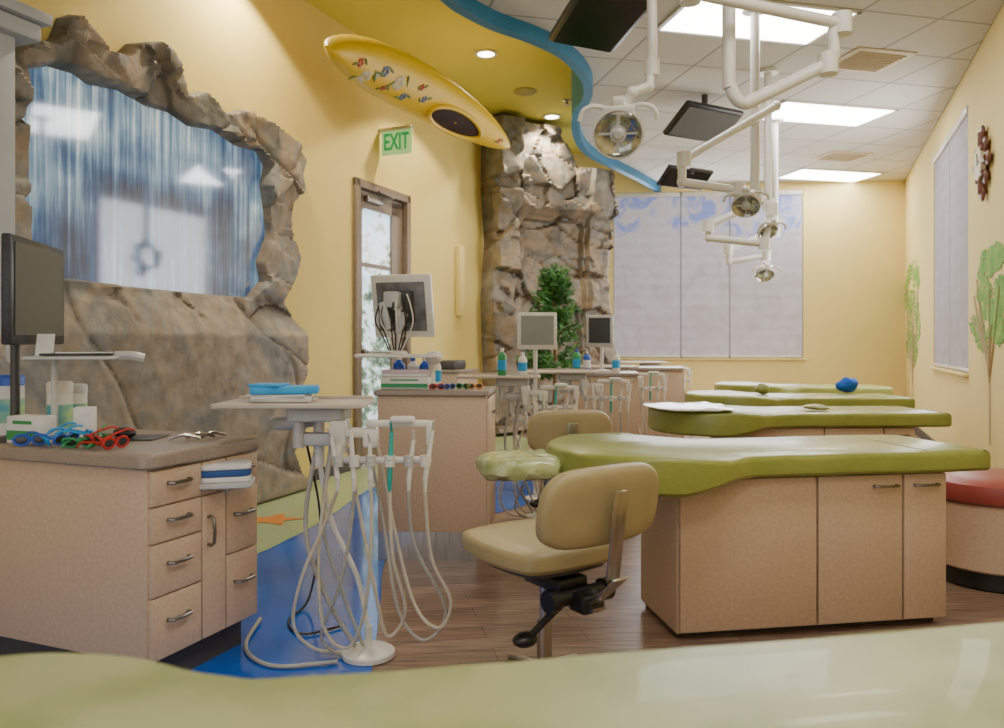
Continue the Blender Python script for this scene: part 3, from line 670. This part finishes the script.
stool(.145,2.68,-55,'tan vinyl operator stool with backrest and chrome base',.93)
stool(.36,4.72,-85,'tan vinyl operator stool tucked beside a bench')
# ---------------------------------------------------------------- cabinets
CAB1=Vector((-1.183,2.6))
t=thing('drawer_cabinet',(CAB1.x,CAB1.y,0),WA,'tan laminate drawer cabinet with dark nickel pulls','cabinet')
P().box((.27,.425,.447),(.54,.85,.654),bev=.004).obj('body',LAM,t)
P().box((.28,.44,.06),(.48,.78,.12)).obj('kickboard',KICK,t)
def drawer(x0,x1,z0,z1,vert=False,nm='drawer'):
    d_=P().box(((x0+x1)/2,-.008,(z0+z1)/2),(x1-x0-.006,.018,z1-z0-.006),bev=.003).obj(nm,LAM,t)
    xm=(x0+x1)/2;zm=(z0+z1)/2+(z1-z0)*.1
    if vert:pts=[(x0+.03,-.017,z1-.18),(x0+.03,-.045,z1-.175),(x0+.03,-.045,z1-.085),(x0+.03,-.017,z1-.08)]
    else:pts=[(xm-.045,-.017,zm),(xm-.04,-.04,zm),(xm+.04,-.04,zm),(xm+.045,-.017,zm)]
    P().tube(pts,.0065,8,2).obj('handle',NICK,d_)
zz=[.125,.34,.52,.645,.77]
for a,b in zip(zz,zz[1:]):drawer(.004,.235,a,b)
drawer(.235,.36,.645,.77);drawer(.235,.36,.125,.645,True,'door')
for a,b in((.125,.40),(.40,.645),(.645,.77)):drawer(.36,.538,a,b)
t=thing('countertop',(CAB1.x,CAB1.y,.775),WA,'grey-brown speckled solid-surface countertop with rounded corner','countertop')
P().prism(rrect(-.03,-.035,.56,.95,.05),0,.052,.012).obj('slab',CTOP,t)
def cab2(x,y,rot,w,l,h,lbl,slab):
    t=thing('side_cabinet',(x,y,0),math.radians(rot),lbl,'cabinet')
    P().box((l/2,w/2,.16+(h-.16)/2),(l,w,h-.16),bev=.004).obj('body',LAM,t)
    P().box((l/2,w/2+.03,.08),(l-.02,w-.06,.16)).obj('kickboard',CHR if slab else KICK,t)
    d_=P().box((l/2,-.008,.16+(h-.16)/2),(l-.01,.016,h-.18),bev=.003).obj('door',LAM,t)
    P().tube([(l/2-.04,-.016,h-.1),(l/2-.035,-.04,h-.1),(l/2+.035,-.04,h-.1),(l/2+.04,-.016,h-.1)],.006,8,3).obj('handle',NICK,d_)
    t2=thing('countertop',(x,y,h+.001),math.radians(rot),'tan laminate counter slab on a side cabinet','countertop')
    P().prism(rrect(-.02,-.02,l+.02,w+.02,.02),0,.03,.006).obj('slab',CTOP,t2)
cab2(-.085,4.25,86,.60,.42,.905,'plain tan laminate cabinet with metal kick plate',True)
cab2(1.15,6.65,84,.62,.5,.905,'tan laminate side cabinet beside the second station',False)
cab2(1.85,8.0,84,.55,.5,.905,'tan laminate side cabinet near the end benches',False)
t=thing('low_wall_cabinet',WL(9.35,0,.28),WA,'low dark-topped tan cabinet against the yellow wall','cabinet')
P().box((0,0,.44),(.5,.46,.86),bev=.004).obj('body',LAM,t);P().box((0,0,.005),(.44,.4,.01)).obj('kickboard',KICK,t)
P().box((0,0,.885),(.54,.5,.03),bev=.006).obj('slab',CTOP,t)
P().box((0,0,.95),(.3,.3,.1),bev=.02).obj('dispenser',DGY,t)
# ---------------------------------------------------------------- carts
def cart(x,y,rot,lbl,hm=CRM):
    t=thing('instrument_cart',(x,y,0),math.radians(rot),lbl,'dental delivery unit','dental delivery units')
    P().lathe([(.09,0),(.10,.005),(.10,.022),(.085,.03),(.03,.034)],n=28).obj('base',WHT,t)
    P().cyl((0,0,.03),(0,0,.12),.014).cyl((-.20,.05,.72),(-.20,.05,.95),.022).tube([(0,0,.1),(-.05,.03,.3),(-.15,.05,.5),(-.20,.05,.74)],.010).obj('column',WHT,t)
    P().prism(rrect(-.56,-.14,.0,.16,.022),.956,.972,.005).box((-.28,.165,.975),(.54,.012,.018),bev=.004).obj('tray',TRAY,t)
    P().prism(rrect(-.30,-.06,-.08,.1,.02),.90,.955,.01).cyl((-.26,-.02,.80),(-.26,-.02,.90),.022).cyl((-.10,-.02,.78),(-.10,-.02,.90),.024).box((-.18,-.0,.83),(.20,.05,.05),bev=.012).obj('control_head',LGY,t)
    P().box((-.10,-.04,.86),(.06,.10,.10),bev=.012).box((-.02,-.05,.86),(.12,.05,.035),bev=.01).box((.02,-.06,.84),(.06,.04,.07),bev=.012).box((.12,-.06,.895),(.24,.028,.026),bev=.008).box((.24,-.06,.86),(.028,.028,.09),bev=.008).box((.14,-.08,.912),(.09,.05,.025),bev=.01).obj('arm',WHT,t)
    P().box((.07,-.10,.765),(.36,.026,.024),bev=.008).box((-.10,-.05,.80),(.04,.12,.05),bev=.01).obj('holder_bar',WHT,t)
    XS=(-.09,-.03,.03,.10,.17,.23)
    for i,xx in enumerate(XS):
        tx=.02*(i-2.5)*.5;dz=(.0,.03,-.02,.02,-.01,.025)[i]
        h=P().cyl((xx,-.13,.70),(xx+tx,-.115,.85+dz),.010,.008,10).cyl((xx,-.13,.655),(xx,-.13,.70),.006,.010,10).cyl((xx+tx,-.115,.85+dz),(xx+tx*1.3,-.15,.89+dz),.006,.004,8).ball((xx,-.125,.77),(.016,.02,.014),6)
        h.obj('handpiece',WHT if i not in(3,) else TEALP,t)
        P().cyl((xx,-.125,.745),(xx,-.125,.785),.019,n=14).obj('holder_cup',WHT if i%2 else LGY,t)
    H_=[[(-.09,.66),(-.15,.52),(-.23,.33),(-.27,.14),(-.2,.03),(-.06,.02)],
        [(-.03,.66),(-.05,.5),(-.09,.3),(-.17,.10),(-.12,.02),(-.04,.02)],
        [(.03,.66),(.03,.45),(.0,.2),(-.07,.05),(-.16,.14),(-.18,.45),(-.14,.8)],
        [(.10,.66),(.11,.42),(.15,.2),(.08,.10),(.03,.3),(-.03,.55),(-.08,.80)],
        [(.17,.66),(.19,.45),(.30,.20),(.22,.09),(.12,.2),(.06,.5),(.0,.82)],
        [(.23,.66),(.25,.4),(.32,.24),(.28,.14),(.19,.19),(.12,.4),(.04,.8)]]
    for i,h in enumerate(H_):
        n=len(h);pts=[(a,-.13+.13*(j/(n-1))+.02*math.sin(j*2+i),b) for j,(a,b) in enumerate(h)]
        P().tube(pts,.0066,8,6).obj('hose',(hm,GYH,hm)[i%3],t)
    P().tube([(-.2,.05,.84),(-.24,.0,.5),(-.16,-.03,.25),(-.05,0,.04)],.009,10,8).tube([(-.15,.05,.84),(-.18,.03,.5),(-.10,.0,.25),(-.02,0,.04)],.007,10,8).obj('supply_hose',GYH,t)
    return t
c1=cart(-.51,2.98,0,'beige delivery unit with many hanging cream hoses')
P().tube([(-.52,.35,.02),(-.50,.1,.012),(-.42,-.05,.012),(-.3,-.12,.012),(-.1,-.08,.014)],.008,8,8).obj('floor_hose',GYH,c1)
P().tube([(-.15,.3,.012),(-.3,.2,.012),(-.40,.35,.012),(-.36,.55,.05),(-.30,.5,.4),(-.26,.1,.8)],.005,8,8).obj('power_cord',BLK,c1)
P().tube([(-.20,.05,.90),(-.35,.08,.88),(-.42,.2,.87)],.026,10,6).obj('support_arm',LGY,c1)
cart(.26,5.3,-4,'beige delivery unit with hanging hoses at second station')
cart(.74,6.15,0,'beige delivery unit between side cabinets and benches')
cart(1.28,7.4,0,'beige delivery unit with hoses near the end benches')
cart(1.9,9.0,0,'beige delivery unit at the last station')
t=thing('paper_bib_stack',(-.51-.33,3.0,.973),.1,'stack of bright blue and white folded paper bibs','paper stack')
p=P()
for k in range(4):p.box((random.uniform(-.02,.02),0,.005+k*.007),(.22,.15,.006),rot=RZ(random.uniform(-8,8)))
p.obj('white_sheets',PAPER,t)
P().box((.01,-.01,.045),(.25,.13,.028),rot=RZ(5),bev=.006).box((-.05,-.02,.064),(.12,.12,.010),rot=RZ(-12),bev=.003).obj('blue_sheets',CYA,t)
q=at(226,480,2.89)
t=thing('swivel_tray',(q.x,q.y,q.z),.2,'small grey swing-out tray on cabinet side','tray')
P().prism(rrect(-.10,-.08,.10,.08,.03),-.02,0,.006).box((-.1,.05,-.04),(.2,.03,.03)).obj('tray_plate',LGY,t)
t=thing('towel_stack',(q.x,q.y,q.z+.001),.3,'neat stack of white and blue folded towels','towels')
P().prism(rrect(-.09,-.07,.09,.07,.03),0,.02,.006).prism(rrect(-.09,-.07,.09,.07,.03),.045,.065,.006).obj('white_towel',PAPER,t)
P().prism(rrect(-.09,-.07,.09,.07,.03),.021,.044,.006).obj('blue_towel_layer',pm('navy_towel',(.03,.09,.3),None,9,.8),t)
# ---------------------------------------------------------------- monitors
def monitor(loc,rz,w,h,lbl,bezel,screen,base_z=None,tilt=0,br=.09):
    t=thing('computer_monitor',loc,math.radians(rz),lbl,'monitor')
    R=RX(tilt)
    P().box((0,0,0),(w,.035,h),rot=R,bev=.008).obj('casing',bezel,t)
    P().box(R@Vector((0,-.019,.005)),(w-.05,.004,h-.06),rot=R).obj('screen',screen,t)
    P().box(R@Vector((0,.045,0)),(w*.45,.06,h*.5),rot=R,bev=.012).obj('rear_housing',DGY,t)
    if base_z is not None:
        dz=base_z-loc[2]
        P().cyl((0,.07,dz+.02),(0,.07,0),.016).lathe([(br,0),(br,.012),(.03,.02)],(0,.07,dz)).box((0,.06,0),(.05,.04,.05)).obj('stand',WHT if bezel is not BLK else DGY,t)
    return t
ZC=.828
monitor((-1.775,2.97,1.385),101,.52,.39,'black flat monitor on a stand above the counter',BLK,SCR,ZC,br=.06)
q=at(403,306,4.45);qs=at(395,354,4.4)
t=monitor((q.x,q.y,q.z),165,.36,.36,'white monitor seen from behind with hanging cables',WHT,SCR,qs.z+.001,tilt=-12,br=.05)
P().box(RX(-12)@Vector((0,.022,0)),(.29,.014,.28),bev=.005,rot=RX(-12)).obj('rear_panel',pm('mottled_grey_plastic',(.10,.10,.11),(.2,.2,.2),14,.4),t)  # mottled dark grey panel on the back of the monitor
P().box((.02,.10,.03),(.09,.07,.09),bev=.01).box((.05,.13,-.06),(.04,.03,.16),rot=RY(18),bev=.008).box((-.04,.12,-.10),(.04,.03,.12),rot=RY(-20),bev=.008).obj('mount_bracket',LGY,t)
p=P();p2=P()
for k in range(9):
    x=-.10+.024*k;s_=math.sin(k*2.3)
    (p if k%3==0 else p2).tube([(x*.6,.09,.06),(x+.02*s_,.14,.0),(x*1.2+.02*s_,.15,-.09),(x*.8,.12,-.17),(x*.4+.01,.09,-.25)],.0042,6,6)
p.obj('cable',WHT,t);p2.obj('black_cable',BLK,t)
q=at(537,331,5.9);monitor((q.x,q.y,q.z),8,.30,.28,'white-framed monitor with pale grey screen',WHT,SCRL,.0)
q=at(600,331,6.85);monitor((q.x,q.y,q.z),-20,.24,.28,'dark monitor with white edge on stand',LGY,SCR,.937)
q=at(88,356,2.95);t=thing('monitor_shelf_arm',(q.x,q.y,q.z),.1,'grey metal articulated shelf arm with papers','shelf arm')
P().prism(rrect(-.2,-.1,.12,.1,.02),-.012,0,.004).cyl((-.12,0,-(q.z-ZC)),(-.12,0,-.01),.012).obj('shelf',LGY,t)
P().tube([(.1,0,.0),(.16,0,.0),(.2,.01,-.01)],.018,8,4).obj('arm_end',LGY,t)
t=thing('clipboard',(q.x-.03,q.y,q.z+.001),.3,'black clipboard with loose paper on a shelf','clipboard')
P().box((0,0,.006),(.24,.15,.008),bev=.002).obj('board',BLK,t);P().box((.02,-.01,.012),(.19,.12,.003),rot=RZ(8)).obj('paper',PAPER,t)
q=at(45,343,2.9)
t=thing('paper_card',(q.x,q.y,q.z-.0),.2,'small white folded card standing on the shelf','card');P().box((0,0,-.01),(.06,.004,.09),rot=RX(-15)).obj('card',PAPER,t)
# ---------------------------------------------------------------- small items
def bottle(x,y,z,h,r,body,cap,lbl,name='spray_bottle',cat='bottle',pump=False):
    t=thing(name,(x,y,z),0,lbl,cat)
    P().lathe([(r*.95,0),(r,.005),(r,h*.62),(r*.85,h*.7),(r*.4,h*.78),(r*.4,h*.82)],n=18).obj('body',body,t)
    p=P().lathe([(r*.45,h*.80),(r*.45,h*.9),(r*.3,h*.92)],n=14)
    if pump:p.cyl((0,0,h*.9),(0,0,h),r*.12).box((-r*.3,0,h),(r*1.0,r*.4,h*.04))
    p.obj('cap',cap,t)
    P().lathe([(r*1.01,h*.18),(r*1.015,h*.2),(r*1.015,h*.5),(r*1.01,h*.52)],n=18).obj('label_band',CYA if body is not BLUP else PAPER,t)
CANB=pm('label_blue_green',(.1,.4,.5),(.5,.7,.2),12,.5)
def canister(x,y,z,h,r,cap,lbl):
    t=thing('wipes_canister',(x,y,z),0,lbl,'canister')
    P().lathe([(r,0),(r,h*.82)],n=22).obj('tub',PAPER,t)
    P().lathe([(r*1.04,h*.82),(r*1.04,h*.96),(r*.9,h),(r*.3,h)],n=22).obj('lid',cap,t)
    P().lathe([(r*1.01,h*.2),(r*1.01,h*.6)],n=22).obj('label_band',CANB,t)
def carton(x,y,z,s,rz,m,stripe,lbl):
    t=thing('glove_box',(x,y,z),math.radians(rz),lbl,'box')
    P().box((0,0,s[2]/2),s,bev=.002).obj('carton',m,t)
    P().box((0,-s[1]/2-.001,s[2]*.3),(s[0]*.98,.002,s[2]*.35)).box((0,-s[1]/2-.001,s[2]*.78),(s[0]*.6,.002,s[2]*.12)).obj('printed_stripe',stripe,t)
canister(-1.71,3.02,ZC,.22,.045,WHT,'white disinfecting wipes canister with printed label')
canister(-1.99,3.16,ZC,.24,.05,BLUP,'white wipes canister with blue lid')
canister(-1.75,3.20,ZC,.2,.045,LGY,'white wipes tub with grey lid')
carton(-1.74,2.89,ZC,(.15,.08,.10),-18,PAPER,GRP,'white tissue box with green leaf print')
carton(-1.58,2.96,ZC,(.07,.07,.125),20,PAPER,PAPER,'small plain white box on the counter')
t=P().ball((0,0,.012),(.035,.055,.022),10).obj('computer_mouse',BLK,label='black computer mouse on the countertop',category='mouse');t.location=(-1.44,2.98,ZC+.014);t.rotation_euler=(0,0,1)
P().tube([(-1.42,3.0,ZC+.01),(-1.5,3.08,ZC+.006),(-1.6,3.1,ZC+.006),(-1.7,3.1,ZC+.006)],.003).obj('mouse_cable',BLK,label='thin black mouse cable on the counter',category='cable')
P().box((0,0,.003),(.2,.16,.005),bev=.001).obj('mouse_pad',DGY,label='dark mouse pad on the countertop',category='mouse pad').location=(-1.42,3.02,ZC)
for k in range(3):
    t=P().tube([(0,0,.006),(.05,0,.02),(.11,0,.006)],.006).obj('hand_instrument',CHR,label='slim metal hand instrument on countertop',category='dental instrument',group='hand instruments on the counter')
    t.location=(-1.25+.05*k,2.93+.03*k,ZC+.001);t.rotation_euler=(0,0,.4+k*.3)
def glasses(x,y,z,rz,mat,lbl,grp,sc=1,tilt=0):
    t=thing('sunglasses',(x,y,z),math.radians(rz),lbl,'sunglasses',grp)
    t.scale=(sc,)*3;t.rotation_euler=(math.radians(tilt),0,math.radians(rz))
    p=P()
    for sx in(-1,1):
        el=[(sx*.033+.028*math.cos(a),0,.024+.02*math.sin(a)) for a in [2*math.pi*i/12 for i in range(12)]]
        p.tube(el,.005,6,2,True)
        p.tube([(sx*.064,0,.03),(sx*.066,.05,.03),(sx*.063,.11,.025),(sx*.06,.135,.008)],.0045,6,4)
    p.tube([(-.01,0,.03),(0,0,.034),(.01,0,.03)],.004,6,3)
    p.obj('frame',mat,t)
    q_=P()
    for sx in(-1,1):q_.ball((sx*.033,0,.024),(.026,.003,.019),8)
    q_.obj('lens',SCR,t)
g='childrens sunglasses on the counter'
for x,y,dz,rz,tl,m,l in((-1.69,2.80,0,20,0,BLUP,'blue'),(-1.62,2.79,.004,-50,30,CYA,'bright blue'),(-1.55,2.77,.01,75,15,BLUP,'blue'),(-1.49,2.76,0,10,30,GRP,'green'),(-1.42,2.73,.01,-35,20,REP,'red'),(-1.35,2.73,0,70,0,REP,'red'),(-1.51,2.84,.012,130,15,CYA,'bright blue'),(-1.44,2.80,.0,165,0,GRP,'green')):
    glasses(x,y,ZC+dz,rz,m,l+' plastic childrens sunglasses in a tangled pile',g,.88,tl)
Z2=.937
g='childrens sunglasses on the side cabinet'
for x,rz,m,l in((-.36,10,REP,'red'),(-.29,50,BLUP,'blue'),(-.22,-30,GRP,'green'),(-.15,20,ORG,'orange')):
    glasses(x,4.34+.03*math.sin(rz),Z2,rz,m,l+' childrens sunglasses on the side cabinet',g,.7)
carton(-.54,4.42,Z2,(.27,.12,.065),-6,PAPER,GRP,'white glove box with green stripe lying flat')
carton(-.54,4.42,Z2+.066,(.26,.11,.040),-4,pm('pink_carton',(.6,.45,.52),None,9,.6),PAPER,'pale pink glove box stacked on another')
bottle(-.60,4.55,Z2,.2,.035,BLUP,WHT,'blue bottle with white top')
bottle(-.52,4.56,Z2,.19,.033,PAPER,BLUP,'white bottle with blue cap')
bottle(-.45,4.55,Z2,.19,.033,BLUP,WHT,'blue bottle with white cap')
bottle(-.38,4.53,Z2,.19,.028,WHT,WHT,'small white pump bottle',pump=True)
bottle(.66,6.9,Z2,.22,.035,GRP,BLUP,'green bottle with blue cap')
bottle(.75,6.9,Z2,.2,.035,BLUP,WHT,'blue bottle beside the dark monitor',pump=True)
bottle(1.0,6.85,Z2,.2,.035,WHT,WHT,'white pump bottle on a cabinet',pump=True)
bottle(.14,5.3,.973,.17,.03,WHT,WHT,'white squat bottle on a tray')
bottle(.0,5.32,.973,.2,.03,GRP,WHT,'green and white bottle on a tray')
t=thing('monitor_arm_shelf',(qs.x,qs.y,qs.z),-.05,'white articulated arm shelf beneath a monitor','shelf arm')
P().prism(rrect(-.22,-.08,.25,.08,.03),-.02,0,.006).cyl((.2,.06,Z2-qs.z),(.2,.06,-.01),.02).ball((.22,0,-.02),(.05,.05,.04),8).obj('arm',WHT,t)
# ---------------------------------------------------------------- plant
t=thing('potted_tree',(.60,9.1,0),0,'dense conical green artificial tree in a pot','plant')
P().lathe([(.14,0),(.19,.3),(.2,.34),(.18,.34),(.17,.3),(.02,.3)],n=24).obj('pot',pm('terracotta',(.3,.12,.06),None,8,.7),t)
P().tube([(0,0,.3),(.02,0,1.0),(0,.01,1.9)],.02).obj('trunk',TRUNK,t)
p=P();random.seed(8)
tw=[]
for k in range(130):
    z0=random.uniform(.75,2.0);u=(z0-.75)/1.4;R_=(.36*(1-u)**.7+.05)*random.uniform(.75,1.2);a=random.uniform(0,6.28)
    tw.append((Vector((0,0,z0)),Vector((math.cos(a)*R_,math.sin(a)*R_,z0+random.uniform(.0,.16)))))
for A,B in tw:
    for j in range(30):
        f=random.uniform(.25,1.0);c=A.lerp(B,f)+Vector((random.gauss(0,.025),random.gauss(0,.025),random.gauss(0,.025)))
        d1=((B-A).normalized()+Vector((random.uniform(-1,1),random.uniform(-1,1),random.uniform(-.8,.8)))).normalized()*.045;d2=d1.orthogonal().normalized()*.014
        p.poly([c-d1,c+d2,c+d1,c-d2])
p.obj('foliage',LEAF,t,smooth=False)
# ---------------------------------------------------------------- dental lights
def dlight(arms,head,r,face,lbl,rt=.022,smooth=False):
    t=thing('dental_light',(arms[0][0].x,arms[0][0].y,ZT),0,lbl,'dental light','overhead dental lights')
    P().cyl((0,0,0),(0,0,-.03),.09).obj('ceiling_plate',WHT,t)
    for i,a in enumerate(arms):
        p=P()
        if smooth and len(a)>2:p.tube(a,rt if i==0 else rt*.9,12,6)
        else:p.pipe(a,rt if i==0 else rt*.9)
        p.obj('pole' if i==0 else 'arm',WHT,t,world=True)
        e_=a[-1]
        P().cyl(e_-Vector((0,0,rt*1.6)),e_+Vector((0,0,rt*1.6)),rt*1.5).obj('joint',WHT,t,world=True)
    fz=Vector(face).normalized();M=Matrix.Translation(head)@fz.to_track_quat('Z','Y').to_matrix().to_4x4()
    b=P()
    b.lathe([(r*.25,-r*.45),(r*.75,-r*.32),(r*.98,-.03),(r,0),(r*.93,.01),(r*.72,-r*.1),(r*.62,-r*.12),(r*.2,-r*.25)],n=28);b.bm.transform(M);b.obj('reflector',LAMPG,t,world=True)
    b=P().cyl((0,0,-r*.2),(0,0,r*.05),r*.34).cyl((0,0,r*.05),(0,0,r*.16),r*.26,r*.16).box((0,r*.45,-r*.05),(r*.14,r*.9,r*.08)).box((0,-r*.45,-r*.05),(r*.10,r*.9,r*.06)).box((r*.45,0,-r*.05),(r*.9,r*.08,r*.06)).box((-r*.45,0,-r*.05),(r*.9,r*.08,r*.06));b.bm.transform(M);b.obj('bulb_cover',LGY,t,world=True)
    b=P().tube([(r*1.0*math.cos(2*math.pi*i/20),r*1.0*math.sin(2*math.pi*i/20),0) for i in range(20)],r*.06,8,2,True)
    b.box((0,0,-r*.42),(r*.7,r*1.0,r*.3),bev=r*.08).box((0,r*.95,-r*.2),(r*1.3,r*.34,r*.5),bev=r*.08).box((0,r*1.25,-r*.25),(r*.5,r*.4,r*.4),bev=r*.08);b.bm.transform(M);b.obj('housing',WHT,t,world=True)
    for sx in(-1,1):
        b=P().tube([(sx*r*.5,r*1.0,-r*.2),(sx*r*1.0,r*1.15,0),(sx*r*1.40,r*1.0,r*.1),(sx*r*1.55,r*.6,r*.15)],r*.10,8,5);b.bm.transform(M);b.obj('handle',WHT,t,world=True)
    return t
Y=3.65
top=at(652,0,Y);top.z=ZT
dlight([[top,at(652,68,Y)],[at(652,66,Y),at(649,86,Y-.02),at(632,92,Y-.05),at(622,108,Y-.02)]],at(618,134,Y),.115,(-.10,-.85,-.5),'large white dental lamp with round reflector on ceiling pole',.024)
Y=3.6;t0=at(729,0,Y);t0.z=ZT
dlight([[t0,at(729,60,Y),at(731,88,Y),at(742,103,Y),at(760,97,Y),at(828,64,Y)],[at(828,66,Y),at(834,55,Y),at(833,32,Y),at(842,24,Y)],[at(842,24,Y),at(770,9,Y-.1),at(690,-8,Y-.2)]],at(690,-70,Y-.2),.13,(0,-.4,-1),'white articulated dental light arm hanging from ceiling',.03,True)
Y=5.6;t0=at(755,40,Y);t0.z=ZT
dlight([[t0,at(755,195,Y)],[at(757,118,Y),at(776,106,Y),at(684,160,Y-.2)],[at(682,160,Y-.2),at(682,182,Y-.2),at(738,190,Y-.2)]],at(746,206,Y-.2),.095,(-.2,-.65,-.7),'white dental lamp on folding arm over second bench row',.033)
Y=6.9;t0=at(768,90,Y);t0.z=ZT
dlight([[t0,at(768,205,Y)],[at(768,198,Y),at(708,226,Y-.1)],[at(708,226,Y-.1),at(709,238,Y-.1),at(764,244,Y-.1)],[at(764,244,Y-.1),at(772,210,Y-.1)]],at(768,232,Y-.1),.09,(.2,-.6,-.7),'white dental lamp on folding arm at third station',.034)
Y=8.4;t0=at(775,120,Y);t0.z=ZT
dlight([[t0,at(775,232,Y)],[at(775,230,Y),at(728,250,Y-.1)],[at(728,250,Y-.1),at(729,262,Y-.1),at(766,256,Y-.1)]],at(765,275,Y-.1),.10,(0,-.6,-.7),'white dental lamp on folding arm at last station',.034)
# ceiling TVs
def tv(cn,zz_,lbl,mt):
    pts=[ceil_pt(a,b,z) for (a,b),z in zip(cn,zz_)]
    c=sum(pts,Vector())/4;ex=((pts[1]-pts[0])+(pts[2]-pts[3]));ey=((pts[3]-pts[0])+(pts[2]-pts[1]))
    w=ex.length/2;h=ey.length/2;ex.normalize();ez=ex.cross(ey).normalized();ey=ez.cross(ex)
    t=thing('ceiling_television',c,0,lbl,'television','televisions hung above the benches')
    t.rotation_euler=Matrix((ex,ey,ez)).transposed().to_euler()
    sg=-1 if ez.z>0 else 1
    P().box((0,0,-sg*.03),(w,h,.05),bev=.012).obj('casing',BLK,t)
    P().box((0,0,sg*.003),(w-.06,h-.06,.006)).obj('screen',mt,t)
    b=P();b.cyl((c.x,c.y,c.z+.05),(c.x,c.y,ZT),.03).box((c.x,c.y,c.z+.08),(.16,.16,.04));
    b.obj('tv_mount',DGY,label='short dark ceiling post holding a television',category='mount',group='television mounts')
tv([(555,42),(616,56),(664,-12),(580,-25)],[3.1,3.05,3.05,3.1],'black glossy television hung screen downward above a bench',TVU)
tv([(664,136),(722,145),(742,114),(689,103)],[3.2,3.2,3.42,3.42],'dark grey television mounted under tile ceiling',pm('grey_matte_screen',(.09,.09,.09),None,5,.5))
tv([(656,186),(700,191),(716,173),(672,167)],[3.2,3.2,3.4,3.4],'small black television on a short ceiling mount',TVU)
# ---------------------------------------------------------------- lighting
w=bpy.data.worlds.new('world');bpy.context.scene.world=w;w.use_nodes=True
w.node_tree.nodes['Background'].inputs[0].default_value=(1,.99,.96,1);w.node_tree.nodes['Background'].inputs[1].default_value=1.4
def area(loc,rot,sx,sy,e,col):
    l=bpy.data.lights.new('window_daylight','AREA');l.shape='RECTANGLE';l.size=sx;l.size_y=sy;l.energy=e;l.color=col
    o=bpy.data.objects.new('window_daylight',l);o.location=loc;o.rotation_euler=rot;COL.objects.link(o);return o
area(WF(1.4,2.2,.12),(math.radians(-90),0,FA),2.6,2.3,90,(.95,.96,1))
area(WR((rA+rB)/2,2.1,.1),(math.radians(90),0,WA),2,2.2,80,(1,.99,.96))
# ---------------------------------------------------------------- camera
cd=bpy.data.cameras.new('camera');cd.sensor_width=36;cd.lens=28;cd.shift_y=-22/1004;cd.clip_start=.05
cd.dof.use_dof=True;cd.dof.focus_distance=3.8;cd.dof.aperture_fstop=2.8
co=bpy.data.objects.new('camera',cd);co.location=(0,0,H);co.rotation_euler=(math.radians(90),0,0);COL.objects.link(co)
bpy.context.scene.camera=co
